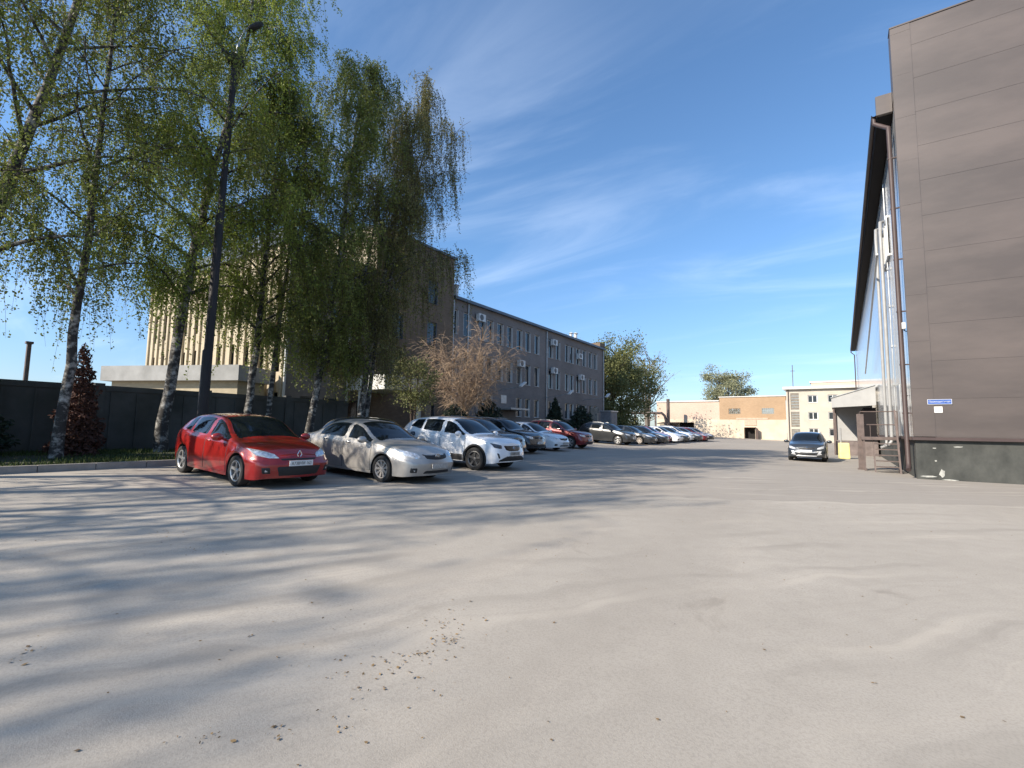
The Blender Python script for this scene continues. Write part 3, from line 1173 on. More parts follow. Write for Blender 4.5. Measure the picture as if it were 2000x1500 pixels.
# ------------------------------------------------------------------ far buildings
M_FAR_P = brick_mat("pale_pink_brick", (0.52, 0.395, 0.31), (0.56, 0.425, 0.34), (0.48, 0.38, 0.31), 0.15)
M_FAR_O = brick_mat("orange_brick", (0.36, 0.245, 0.150), (0.40, 0.275, 0.17), (0.34, 0.25, 0.17), 0.2)
M_CREAM = mat("cream_plaster", (0.56, 0.47, 0.36), 0.9, var=0.14, scale=0.5)
M_BEIGE = mat("beige_plaster", (0.47, 0.43, 0.36), 0.9, var=0.08, scale=0.5)
FY = 88.0
fb = thing("brick_workshop", "low workshop at the yard end, pale pink left and orange brick right", "workshop")
mb = MB()
facade(mb, (-27.9, FY, 3.5), X3, -Y3, 10.7, 3.05, [])
put("pale_wall", mb, M_FAR_P, fb)
mb = MB()
ops2 = [(3.8, 6.5, 1.7, 2.95)]
facade(mb, (-27.9, FY - .03, 0), X3, -Y3, 10.7, 3.5, ops2, depth=1.2)
mb.quad((-27.9, FY - .03, 3.5), (-17.2, FY - .03, 3.5), (-17.2, FY, 3.5), (-27.9, FY, 3.5))
facade(mb, (-17.2, FY - .05, 0), X3, -Y3, 9.9, 3.45, [(3.75, 5.4, 0.0, 2.15)], depth=1.0)
mb.quad((-17.2, FY - .05, 3.45), (-7.3, FY - .05, 3.45), (-7.3, FY, 3.45), (-17.2, FY, 3.45))
put("cream_base", mb, M_CREAM, fb)
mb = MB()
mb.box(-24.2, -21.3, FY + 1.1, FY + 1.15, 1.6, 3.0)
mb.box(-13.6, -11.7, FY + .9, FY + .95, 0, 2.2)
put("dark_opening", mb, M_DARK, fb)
mb = MB()
ops3 = [(1.45, 3.25, 0.95, 1.85), (6.45, 8.2, 0.95, 1.85)]
facade(mb, (-17.2, FY, 3.45), X3, -Y3, 9.9, 3.75, ops3)
put("orange_wall", mb, M_FAR_O, fb)
M_GRID = mat("glass_block", (0.20, 0.18, 0.15), 0.85, var=0.2, scale=3)
for a, b_, c, d in ops3:
    mb = MB()
    for i in range(6):
        for j in range(3):
            x0 = -17.2 + a + i * (b_ - a) / 6
            z0 = 3.45 + c + j * (d - c) / 3
            mb.box(x0 + .03, x0 + (b_ - a) / 6 - .03, FY + .08, FY + .14, z0 + .03, z0 + (d - c) / 3 - .03)
    put("window", mb, M_GRID, fb)
mb = MB()
mb.box(-28.0, -17.25, FY - .15, FY + 12, 6.551, 6.75)
mb.box(-17.3, -7.25, FY - .12, FY + 12, 7.201, 7.34)
put("roof", mb, mat("pale_coping", (0.62, 0.60, 0.56), 0.6, var=0.1), fb)
mb = MB()
mb.box(-14.6, -9.9, FY - .10, FY - .002, 3.46, 3.75)
mb.box(-13.35, -11.55, FY - .14, FY - .052, 2.5, 3.4)
mb.box(-13.3, -11.7, FY - .5, FY - .06, 2.17, 2.28)
put("lintel", mb, mat("pink_render", (0.46, 0.36, 0.27), 0.9, var=.12), fb)
mb = MB()
mb.obox((-11.75, FY - .1, .02), (0.45, -0.75, 0), (0.05, 0.03, 0), (0, 0, 2.0))
put("door", mb, M_RUST, fb)
mb = MB()
for zz, q in ((0.0, 1), (0.25, 0)):
    mb.box(-7.5 - 30, -7.3, FY - .3, FY - .06, -0.1, 0.12) if q and False else None
mb.box(-17.2, -13.5, FY - .25, FY - .052, -0.1, 0.35)
mb.box(-11.6, -7.3, FY - .25, FY - .052, -0.1, 0.35)
put("base_step", mb, M_CREAM, fb)

bb = thing("beige_office", "three-storey beige plastered block at the end of the yard with white roof edge", "office building")
ops4 = []
for zz in (6.05, 3.45, 0.95):
    for xx in (-4.3, -1.7, 0.9):
        ops4.append((xx + 7.2, xx + 1.3 + 7.2, zz, zz + 1.2))
stair = [(0.6, 1.75, 5.0, 7.6), (0.6, 1.75, 2.3, 4.7), (0.6, 1.75, 0.2, 2.0)]
mb = MB()
facade(mb, (-7.2, FY - .4, 0), X3, -Y3, 14, 8.2, ops4 + stair)
mb.quad((-7.2, FY - .4, 0), (-7.2, FY + 9, 0), (-7.2, FY + 9, 8.2), (-7.2, FY - .4, 8.2))
put("wall", mb, M_BEIGE, bb)
for i, (a, b_, c, d) in enumerate(ops4):
    window(bb, (-7.2, FY - .4, 0), X3, -Y3, a, b_, c, d, mull=1, fw=.12)
for a, b_, c, d in stair:
    mb = MB()
    for j in range(6):
        z0 = c + (d - c) * j / 6
        mb.box(-7.2 + a, -7.2 + b_, FY - .35, FY - .25, z0 + .02, z0 + (d - c) / 6 - .02)
    put("stair_glazing", mb, M_GRID, bb)
mb = MB()
mb.box(-7.6, 7, FY - .9, FY + 9.3, 8.201, 8.62)
put("roof", mb, M_CANOPY, bb)
mb = MB()
mb.tube([(-6.9, FY - .5, 0), (-6.9, FY - .5, 8.1)], .07, 8)
put("drainpipe", mb, M_RUST, bb)
mb = MB()
mb.tube([(-6.5, FY + 4, 8.62), (-6.5, FY + 4, 12.6)], .06, 6)
mb.tube([(-6.8, FY + 4, 11.6), (-6.2, FY + 4, 11.6)], .04, 6)
tag(put("antenna_mast", mb, M_RUST), "thin antenna mast standing on the beige block roof", "antenna")
rb = thing("rear_block", "low pink brick storey with white band rising behind the beige block", "building")
mb = MB()
mb.box(-4.2, 14, FY + 9.4, FY + 20, 0, 10.0)
put("wall", mb, M_FAR_P, rb)
mb = MB()
mb.box(-4.4, 14, FY + 9.3, FY + 20.1, 10.001, 10.25)
mb.box(-4.35, 14, FY + 9.32, FY + 9.398, 8.63, 9.1)
put("roof", mb, M_CANOPY, rb)

# pipe arch and shed at the left end of the workshop
pa = thing("heating_pipe", "brown lagged heating pipe arch in front of the pale pink workshop wall", "pipe", (0, 0, 0))
mb = MB()
c0 = Vector((-26.0, FY - 4, 0))
mb.tube([c0 + Vector((0.9, 0, 0)), c0 + Vector((0.9, 0, 3.2)), c0 + Vector((0.7, 0, 4.0)), c0 + Vector((0.2, 0, 4.45)), c0 + Vector((-1.2, 0, 4.5)), c0 + Vector((-8, 0, 4.5))], 0.22, 10)
mb.tube([c0 + Vector((1.25, 0.2, 0)), c0 + Vector((1.25, 0.2, 6.9))], 0.28, 10)
put("pipe", mb, M_RUST, pa, smooth=True)
mb = MB()
for xx in (-.9, -4.5):
    mb.box(c0.x + xx - .12, c0.x + xx + .12, c0.y - .12, c0.y + .12, 0, 4.28)
put("support", mb, M_RUST, pa)
sh = thing("lean_to_shed", "small brown lean-to shed against the workshop near the pipe arch", "shed")
mb = MB()
mb.box(-26.4, -24.2, FY - 3.2, FY - .3, 0, 2.5)
put("wall", mb, M_RUST, sh)
mb = MB()
mb.obox((-26.8, FY - 3.6, 2.62), (3.2, 0, 0), (0, 3.5, 0.25), (0, 0, 0.1))
put("roof", mb, M_SOFFIT, sh)

# gas cabinet, notice board at the end of the wing
M_CAB = mat("cabinet_grey", (0.18, 0.18, 0.19), 0.6, var=0.15)
cb_ = thing("utility_cabinet", "grey utility cabinet at the far end of the grey wing", "cabinet", (-21.5, 50.8, 0.45))
mb = MB()
mb.box(-.6, .6, -.9, .9, 0, 3.0)
put("body", mb, M_CAB, cb_)
mb = MB()
mb.box(-.7, .7, -1.0, 1.0, 3.001, 3.12)
put("roof", mb, M_GALV, cb_)
mb = MB()
mb.box(.601, .625, -.7, -.04, .2, 2.8)
mb.box(.601, .625, .04, .7, .2, 2.8)
put("door", mb, M_CAB, cb_)
nb2 = thing("notice_board", "faded notice board on posts before the far windows of the grey wing", "notice board", (-21.6, 47.2, 0.45))
mb = MB()
mb.box(-.04, .04, -1.0, 1.0, 1.7, 3.3)
put("board", mb, mat("faded_board", (0.20, 0.20, 0.18), 0.8, col2=(0.09, 0.10, 0.09), scale=1.6), nb2)
for s in (-.85, .85):
    mb = MB()
    mb.box(-.05, .05, s - .05, s + .05, 0, 1.699)
    put("post", mb, M_GALV, nb2)
gp0 = None
for yy, lab in ((34.9, "grey concrete post beside the front of the dark spruce"), (42.0, "grey concrete post between the two dark spruces by the grey wing")):
    mb = MB()
    mb.box(-.12, .12, -.12, .12, 0, 2.4)
    mb.box(-.15, .15, -.15, .15, 2.4, 2.48)
    o = put("concrete_post", mb, M_KERB, None, loc=(-19.0, yy, .5))
    tag(o, lab, "post", "grey posts along the lawn")
# ------------------------------------------------------------------ cars
def pchip(knots):
    k = sorted(knots)
    x = np.array([a for a, _ in k], float)
    y = np.array([b for _, b in k], float)
    h = np.diff(x)
    d = np.diff(y) / h
    m = np.zeros(len(x))
    for i in range(1, len(x) - 1):
        if d[i - 1] * d[i] > 0:
            w1, w2 = 2 * h[i] + h[i - 1], h[i] + 2 * h[i - 1]
            m[i] = (w1 + w2) / (w1 / d[i - 1] + w2 / d[i])
    m[0], m[-1] = d[0], d[-1]

    def f(q):
        q = min(max(q, x[0]), x[-1])
        i = min(max(int(np.searchsorted(x, q)) - 1, 0), len(h) - 1)
        t = (q - x[i]) / h[i]
        return float((2 * t ** 3 - 3 * t ** 2 + 1) * y[i] + (t ** 3 - 2 * t ** 2 + t) * h[i] * m[i]
                     + (-2 * t ** 3 + 3 * t ** 2) * y[i + 1] + (t ** 3 - t ** 2) * h[i] * m[i + 1])
    return f


M_TYRE = mat("tyre_rubber", (0.022, 0.021, 0.020), 0.85, var=0.2, scale=12)
M_RIM = mat("alloy_rim", (0.50, 0.50, 0.49), 0.35, metal=0.75)
M_RIMD = mat("dark_rim", (0.05, 0.05, 0.05), 0.4, metal=0.5)
M_BLACK = mat("black_plastic", (0.018, 0.018, 0.019), 0.6)
M_SILV = mat("silver_trim", (0.55, 0.56, 0.57), 0.35, metal=0.3)
M_DOOR = mat("door_skin", (0.02, 0.02, 0.02), 0.4)
M_GLOSSB = mat("gloss_black", (0.010, 0.010, 0.011), 0.12)
M_CARGLASS = mat("car_glass", (0.008, 0.011, 0.014), 0.04, spec=0.5)
M_CHROME = mat("chrome", (0.75, 0.75, 0.76), 0.12, metal=1.0)
M_LAMP = mat("headlamp_glass", (0.62, 0.64, 0.66), 0.12, metal=0.35, var=0.35, scale=14, coat=1.0)
M_LAMPD = mat("smoked_headlamp", (0.06, 0.065, 0.075), 0.08, metal=0.3, var=0.6, scale=10, coat=1.0)
M_TAIL = mat("red_tail_lamp", (0.30, 0.012, 0.010), 0.12, coat=1.0)
M_PLATE = mat("plate_white", (0.72, 0.72, 0.70), 0.5)
M_AMBER = mat("amber_lamp", (0.55, 0.22, 0.04), 0.2)


def paint(name, col, metal=0.0, rough=0.28, dust=0.06, coat=1.0):
    return mat("paint_" + name, col, rough, metal=metal, var=dust, scale=2.2, coat=coat)


class CarType:
    def __init__(s, L_, wb, fo, tyre, H, T, **k):
        s.L, s.wb, s.fo, s.Rt, s.H = L_, wb, fo, tyre, H
        s.xf = wb / 2 + fo
        s.xr = s.xf - L_
        s.f = {n: pchip(v) for n, v in T.items()}
        s.k = k
        s.parts = []
        s.build()

    # --- body surface
    def arch(s, x):
        zb = s.f['zb'](x)
        ra = s.Rt + s.k.get('gap', 0.055)
        for c in (s.wb / 2, -s.wb / 2):
            d = x - c
            if abs(d) < ra:
                zb = max(zb, s.Rt + math.sqrt(ra * ra - d * d))
        return zb

    def ctrl(s, x):
        g = {n: f(x) for n, f in s.f.items()}
        za = s.arch(x)
        zt = g['zt']
        zr = min(g['zr'], zt - 0.004)
        zbl = min(g['zbelt'], zr - 0.02)
        wm = g['wmid']
        wbl = min(g['wbelt'], wm)
        wr = min(g['wr'], wbl - 0.01)
        zsh = zbl - 0.12 if zbl - 0.12 > za + 0.08 else (za + zbl) / 2
        zm = max(0.53, 0.55 * za + 0.45 * zsh)
        zm = min(zm, (za + zsh) / 2 + 0.15, zsh - 0.02)
        wsh = wm - 0.35 * (wm - wbl)
        zw = zbl + 0.5 * (zr - zbl)
        ww = wbl + 0.5 * (wr - wbl) + 0.018
        return [(wm - 0.02, za), (wm, zm), (wsh, zsh), (wbl, zbl), (ww, zw), (wr, zr), (wr * 0.55, zr + 0.80 * (zt - zr)), (0.0, zt)]

    def rake(s, x, z):
        a = s.k.get('rake', 0.5)
        q = max(0.0, (x - (s.xf - 0.5)) / 0.5)
        zt = s.f['zt'](s.xf)
        dx = -a * max(0, z - 0.50) * q * q - 0.28 * max(0, 0.40 - z) * q * q
        q = max(0.0, ((s.xr + 0.45) - x) / 0.45)
        dx += 0.22 * max(0, 0.45 - z) * q * q + s.k.get('rrake', 0.12) * max(0, z - 0.65) * q * q
        return x + dx

    def pt(s, x, v):
        c = s.ctrl(x)
        i = min(int(v), len(c) - 2)
        t = v - i
        p0 = c[max(i - 1, 0)]
        p1, p2 = c[i], c[i + 1]
        p3 = c[min(i + 2, len(c) - 1)] if i + 2 < len(c) else (-c[-2][0], c[-2][1])
        if i == 3:
            p0 = (2 * p1[0] - p2[0], 2 * p1[1] - p2[1])
        if i == 2:
            p3 = (2 * p2[0] - p1[0] - 0.01, 2 * p2[1] - p1[1])
        o = []
        for a in (0, 1):
            m1, m2 = (p2[a] - p0[a]) / 2, (p3[a] - p1[a]) / 2
            if i in (5,) and a == 0:
                pass
            o.append((2 * t ** 3 - 3 * t ** 2 + 1) * p1[a] + (t ** 3 - 2 * t ** 2 + t) * m1 + (-2 * t ** 3 + 3 * t ** 2) * p2[a] + (t ** 3 - t ** 2) * m2)
        y, z = o
        return Vector((s.rake(x, z), max(y, 0.0), z))

    def npt(s, x, v, off, side=1):
        p = s.pt(x, v)
        e = 0.01
        a = s.pt(min(x + e, s.xf), v) - s.pt(max(x - e, s.xr), v)
        b = s.pt(x, min(v + .03, 6.999)) - s.pt(x, max(v - .03, 0))
        n = a.cross(b)
        if n.length < 1e-9:
            n = Vector((0, 1, 0))
        n.normalize()
        c = Vector((p.x, 0, 0.7))
        if n.dot(p - c) < 0:
            n = -n
        q = p + n * off
        return Vector((q.x, q.y * side, q.z))

    def add(s, name, me, role=None, loc=(0, 0, 0), parent=None, label=None):
        s.parts.append((name, me, role, loc, parent, label))
        return len(s.parts) - 1

    def surf_patch(s, name, xa, xb, va, vb, off, mats, side=1, nx=10, nv=8, both=False, border=0.0, role=None, parent=None, xfun=None):
        """panel lying on the body surface with a skirt down to the body"""
        mb = MB()
        xs_ = np.linspace(xa, xb, nx)
        vs_ = np.linspace(va, vb, nv)
        if border:
            xs_ = np.concatenate([[xa, xa + border], xs_[1:-1], [xb - border, xb]])
            vs_ = np.concatenate([[va, va + .03], vs_[1:-1], [vb - .03, vb]])
        rows = []
        for i, x in enumerate(xs_):
            row = []
            line = [(v, 1) for v in vs_]
            if both:
                line = [(v, 1) for v in vs_] + [(v, -1) for v in vs_[::-1][1 if abs(vb - 7) < 1e-6 else 0:]]
            for j, (v, sd) in enumerate(line):
                sd2 = sd * side
                xx = x if xfun is None else xfun(x, v)
                o = off
                if i in (0, len(xs_) - 1) or (j in (0, len(line) - 1)):
                    o = -0.004
                row.append(s.npt(xx, min(v, 6.999), o, sd2))
            rows.append(row)
        if border:
            ni, nj = len(rows), len(rows[0])
            mb.grid(rows, mfun=lambda i, j: 1 if i in (0, ni - 2) or j in (0, nj - 2) else 0)
        else:
            mb.grid(rows)
        return s.add(name, mb.mesh(name, mats, True, 30, recalc=True), role, parent=parent)

    def front_patch(s, name, bot, top, mats, nu=10, nw=4, off=0.008, rear=False, side=1, mirror=False, role=None, parent=None, smooth=True):
        """patch bounded by two polylines in (y,z), cast onto the nose (or the tail)"""
        def resamp(pl):
            pl = [Vector((a, b)) for a, b in pl]
            ls = [0]
            for i in range(len(pl) - 1):
                ls.append(ls[-1] + (pl[i + 1] - pl[i]).length)
            o = []
            for k in range(nu + 1):
                d = ls[-1] * k / nu
                i = max(0, min(len(pl) - 2, int(np.searchsorted(ls, d)) - 1))
                t = (d - ls[i]) / max(1e-9, ls[i + 1] - ls[i])
                o.append(pl[i].lerp(pl[i + 1], t))
            return o
        B, Tp = resamp(bot), resamp(top)
        mb = MB()
        rows = []
        dx = 1 if rear else -1
        for i in range(nu + 1):
            row = []
            for j in range(nw + 1):
                p = B[i].lerp(Tp[i], j / nw)
                hit, nrm, _, _ = s.bvh.ray_cast(Vector((-dx * 6, p.x * side, p.y)), Vector((dx, 0, 0)))
                if hit is None:
                    hit, nrm, _, _ = s.bvh.find_nearest(Vector((s.xr if rear else s.xf, p.x * side, p.y)))
                if nrm.x * dx > 0:
                    nrm = -nrm
                o = off if 0 < i < nu and 0 < j < nw else -0.006
                row.append(hit + nrm * o)
            rows.append(row)
        mb.grid(rows)
        return s.add(name, mb.mesh(name, mats, smooth, 30), role, parent=parent)

    def build(s):
        k = s.k
        xs_ = set(np.linspace(s.xr, s.xf, 46))
        xs_ |= {s.xf - d for d in (0.01, 0.03, 0.06, 0.1, 0.15, .2)} | {s.xr + d for d in (0.01, 0.03, 0.06, 0.1, 0.15)}
        ra = s.Rt + k.get('gap', 0.055)
        for c in (s.wb / 2, -s.wb / 2):
            for t in np.linspace(0, PI, 19):
                xs_.add(c + ra * math.cos(t))
            xs_ |= {c + ra + .003, c - ra - .003}
        xs_ = sorted(x for x in xs_ if s.xr <= x <= s.xf)
        o = [xs_[0]]
        for x in xs_[1:]:
            if x - o[-1] > 0.0025:
                o.append(x)
        xs_ = o
        vs_ = [0, .25, .5, .75, 1, 1.33, 1.66, 2, 2.33, 2.66, 2.9, 3, 3.1, 3.5, 4, 4.5, 4.9, 5, 5.12, 5.35, 5.65, 6, 6.33, 6.66, 7]
        rows = []
        under = []
        for x in xs_:
            half = [s.pt(x, v) for v in vs_]
            rows.append(half + [Vector((p.x, -p.y, p.z)) for p in half[::-1][1:]])
            zb = s.f['zb'](x)
            wi = min(0.60, half[0].y - 0.02)
            za = half[0].z
            xr_ = s.rake(x, zb)
            u = [half[0], Vector((xr_, wi, za - .001)), Vector((xr_, wi, zb))]
            under.append(u + [Vector((p.x, -p.y, p.z)) for p in u[::-1]])
        mb = MB()
        mb.grid(rows)
        for row, sg in ((rows[-1], 1), (rows[0], -1)):        # nose and tail caps, slightly bulged
            nv = len(vs_)
            cap = []
            for i in range(nv):
                a = row[i]
                b = row[len(row) - 1 - i]
                cap.append([a.lerp(b, t) + Vector((sg * k.get('bulge', 0.07) * (1 - (2 * t - 1) ** 2), 0, 0)) for t in np.linspace(0, 1, 9)])
            mb.grid(cap)
        body = mb.mesh("body", M_BLACK, True, 38, merge=True)
        bm = bmesh.new()
        bm.from_mesh(body)
        s.bvh = BVHTree.FromBMesh(bm)
        bm.free()
        s.add("body", body, 'paint')
        mb = MB()
        mb.grid(under)
        for row in (under[0], under[-1]):
            mb.quad(row[0], row[1], row[4], row[5])
            mb.quad(row[1], row[2], row[3], row[4])
        s.add("underbody", mb.mesh("underbody", M_BLACK, merge=True))
        # glass
        xc, xt = k['wind']
        s.surf_patch("windshield", xc, xt, 5.10, 7.0, 0.006, M_CARGLASS, both=True, nx=12, nv=9)
        xa, xb = k['rearwin']
        s.surf_patch("rear_window", xa, xb, 5.16, 7.0, 0.006, M_CARGLASS, both=True, nx=8, nv=8)
        for side in (1, -1):
            for q in k['sides']:
                x0, x1 = q[0], q[1]
                s.surf_patch("side_window", x0, x1, 3.10, 4.86, 0.005, M_CARGLASS, side=side, nx=12, nv=8,
                             xfun=(lambda x, v, e0=q[2], e1=q[3], a=x0, b=x1: x + (e0 * (1 - (x - a) / (b - a)) + e1 * (x - a) / (b - a)) * (v - 3.1)))
            for x0, x1 in k['doors']:
                d = s.surf_patch("door", x0, x1, 0.25 if True else 0, 2.96, 0.006, [M_DOOR, M_BLACK], side=side, nx=14, nv=12, role='paint', border=0.014)
                hp = s.npt(x0 + 0.14, 2.35, 0.016, side)
                mb = MB()
                mb.tube([(-.09, 0, 0), (-.05, 0.018 * side, 0.004), (.05, 0.018 * side, 0.004), (.09, 0, 0)], [.008, .014, .014, .008], 8)
                s.add("handle", mb.mesh("handle", M_CHROME if k.get('chrome') else M_BLACK, True), None if k.get('chrome') else 'paint', tuple(hp), d)
            # door mirror
            mp_ = s.npt(k['mirror'], 3.05, 0.0, side)
            mb = MB()
            pr = []
            for th in np.linspace(0, PI, 9):
                r = math.sin(th)
                pr.append((r, -math.cos(th)))
            mb.lathe([(a_ * 0.085 + 1e-4, b_ * 0.125) for a_, b_ in pr], 14, axis='y', o=(0, side * 0.17, 0.055))
            mb.tube([(0, -0.02 * side, -0.01), (0, 0.08 * side, 0.03)], [0.035, 0.03], 8)
            mm = s.add("side_mirror", mb.mesh("side_mirror", M_BLACK, True), 'paint', tuple(mp_))
        # lamps and nose
        for side in (1, -1):
            s.front_patch("headlight", k['head'][0], k['head'][1], k.get('lampmat', M_LAMP), side=side, off=0.012, nu=12, nw=5)
            s.front_patch("tail_light", k['tail'][0], k['tail'][1], M_TAIL, side=side, off=0.012, rear=True, nu=8, nw=5)
            if 'fog' in k:
                for nm, b_, t_, m_ in k['fog']:
                    s.front_patch(nm, b_, t_, m_, side=side, off=0.008, nu=6, nw=4)
        for nm, b_, t_, m_ in k['nose']:
            s.front_patch(nm, b_, t_, m_, nu=16, nw=4, off=0.008)
        pz = k['plate']
        hit = s.bvh.ray_cast(Vector((6, 0, pz)), Vector((-1, 0, 0)))[0]
        mb = MB()
        mb.box(-0.004, 0.014, -0.26, 0.26, -0.056, 0.056)
        p = s.add("number_plate", mb.mesh("number_plate", k.get("platemat", M_PLATE)), None, (hit.x + 0.012, 0, pz))
        if k.get('number'):
            tm = text_mesh(k['number'], 0.44, 0.07, M_BLACK)
            for v in tm.vertices:          # turn it to face along +x
                v.co = (0.0152 - v.co.y * .5, v.co.x, v.co.z)
            s.add("lettering", tm, None, (0, 0, 0), p)
        hit = s.bvh.ray_cast(Vector((-6, 0, 0.72)), Vector((1, 0, 0)))[0]
        mb = MB()
        mb.box(-0.014, 0.004, -0.26, 0.26, -0.056, 0.056)
        s.add("number_plate", mb.mesh("number_plate", M_PLATE), None, (hit.x - 0.012, 0, 0.72))
        if 'emblem' in k:
            ez, kind = k['emblem']
            hit = s.bvh.ray_cast(Vector((6, 0, ez)), Vector((-1, 0, 0)))[0]
            mb = MB()
            if kind == 'diamond':
                pts = [(0, 0.085), (0.05, 0), (0, -0.085), (-0.05, 0)]
                for i in range(4):
                    a_, b_ = pts[i], pts[(i + 1) % 4]
                    mb.tube([(0.012, a_[0], a_[1]), (0.012, b_[0], b_[1])], 0.010, 6)
            elif kind == 'ovals':
                for rx, rz in ((0.075, 0.05), (0.028, 0.05), (0.05, 0.02)):
                    mb.tube([(0.012, rx * math.cos(t), rz * math.sin(t) + (0.016 if rz < .03 else 0)) for t in np.linspace(0, 2 * PI, 17)], 0.006, 5, cap=False)
            elif kind == 'sform':
                mb.tube([(0.012, .06, .035), (0.012, 0, .06), (0.012, -.06, .03), (0.012, .06, -.03), (0.012, 0, -.06), (0.012, -.06, -.035)], 0.012, 6)
            else:
                mb.tube([(0.010, 0.055 * math.cos(t), 0.055 * math.sin(t)) for t in np.linspace(0, 2 * PI, 17)], 0.008, 5, cap=False)
                mb.tube([(0.010, 0.03, .03), (0.010, 0, -.04), (0.010, -.03, .03)], 0.006, 5)
            s.add("emblem", mb.mesh("emblem", M_CHROME, True), None, (hit.x + .004, 0, ez))
        if k.get('rails'):
            for side in (1, -1):
                mb = MB()
                pts = [s.npt(x, 5.15, 0.05 if i not in (0, 6) else 0.0, side) for i, x in enumerate(np.linspace(k['wind'][1] - .15, k['rearwin'][1] + .12, 7))]
                mb.tube(pts, 0.016, 8)
                s.add("roof_rail", mb.mesh("roof_rail", k['rails'], True))
        if k.get('cladding'):
            for side in (1, -1):
                for c in (s.wb / 2, -s.wb / 2):
                    mb = MB()
                    rows = []
                    ths = np.linspace(math.asin(-0.25), PI - math.asin(-0.25), 25)
                    for t in ths:
                        row = []
                        for rr, oo in ((ra - .004, 0.0), (ra + .001, .014), (ra + .05, .014), (ra + .056, 0.0)):
                            x, z = c + rr * math.cos(t), s.Rt + rr * math.sin(t)
                            h_ = s.bvh.find_nearest(Vector((x, side * 0.95, z)))
                            yy = abs(h_[0].y)
                            row.append(Vector((x, side * (max(yy, 0.8) + oo), z)))
                        rows.append(row)
                    mb.grid(rows)
                    s.add("wheel_arch", mb.mesh("wheel_arch", M_BLACK, True, 40))
                s.surf_patch("sill_trim", -s.wb / 2 + ra + .02, s.wb / 2 - ra - .02, 0.06, 0.80, 0.022, M_BLACK, side=side, nx=16, nv=6)
        # wheels
        wy = k.get('track', 0.78)
        for c in (s.wb / 2, -s.wb / 2):
            for side in (1, -1):
                w = bpy.data.meshes.new("hub")
                hub = MB()
                hub.lathe([(0.001, -0.05), (s.Rt * .5, -0.05), (s.Rt * .5, 0.0), (0.001, 0.0)], 16)
                wi = s.add("wheel", hub.mesh("wheel", M_BLACK, True), None, (c, side * wy, s.Rt))
                bpy.data.meshes.remove(w)
                s.add("tyre", s.tyre(), None, (0, 0, 0), wi)
                s.add("rim", s.rim(side), None, (0, 0, 0), wi)

    def tyre(s):
        if not hasattr(s, '_ty'):
            r = s.Rt
            mb = MB()
            ri = r * s.k.get('rimfrac', 0.69)
            mb.lathe([(ri, -.095), (ri + .02, -.105), (r - .03, -.108), (r - .008, -.095), (r, -.07), (r, .07), (r - .008, .095), (r - .03, .108),
                      (ri + .02, .105), (ri, .095), (ri - .01, .06)], 36)
            s._ty = mb.mesh("tyre", M_TYRE, True, 40)
        return s._ty

    def rim(s, side):
        key = '_rim%d' % side
        if not hasattr(s, key):
            r = s.Rt * s.k.get('rimfrac', 0.69)
            n = s.k.get('spokes', 5)
            mb = MB()
            mb.lathe([(r + .002, side * .094), (r - .012, side * .098), (r - .026, side * .085), (r - .03, side * .03), (r - .03, -side * .05)], 36, mi=0)
            mb.lathe([(0.0005, side * .075), (.03, side * .078), (.05, side * .072), (.062, side * .05), (.062, side * 0.0)], 16, mi=0)
            mb.lathe([(0.0005, side * .012), (r - .03, side * .010)], 24, mi=1)
            for i in range(n):
                a = 2 * PI * i / n + .3
                ca, sa = math.cos(a), math.sin(a)
                for q in ((0,) if n > 5 else (-.018, .018)) if s.k.get('twin') else (0,):
                    w0, w1 = (0.030, 0.040) if not s.k.get('twin') else (0.014, 0.016)
                    if n > 6:
                        w0, w1 = 0.020, 0.030
                    p = lambda rr, ww, hh: Vector((ca * rr - sa * (ww + q * rr * 5), side * hh, sa * rr + ca * (ww + q * rr * 5)))
                    rows = []
                    for rr, w_, hh in ((.05, w0, .070), (r * .55, (w0 + w1) / 2, .078), (r - .02, w1, .088)):
                        rows.append([p(rr, -w_, hh - .03), p(rr, -w_, hh), p(rr, w_, hh), p(rr, w_, hh - .03)])
                    mb.grid(rows)
            setattr(s, key, mb.mesh("rim", [s.k.get('rimmat', M_RIM), M_RIMD], True, 30))
        return getattr(s, key)

    def place(s, label, pm, x, y, head=0.0, pitch=None, group=None, scale=1.0, cat="car", name="parked_car", plate_off=False):
        zc = gz(x)
        if pitch is None:
            a, b = gz(x + math.cos(head)), gz(x - math.cos(head))
            pitch = -math.atan2(a - b, 2)
        root = thing(name, label, cat, (x, y, zc), (0, pitch, head), group)
        root.scale = (scale,) * 3
        objs = []
        for nm, me, role, loc, par, lab in s.parts:
            o = bpy.data.objects.new(nm, me)
            COL.objects.link(o)
            o.parent = objs[par] if par is not None else root
            o.location = loc
            if role == 'paint':
                o.material_slots[0].link = 'OBJECT'
                o.material_slots[0].material = pm
            objs.append(o)
        return root


def Tt(**k):
    return k


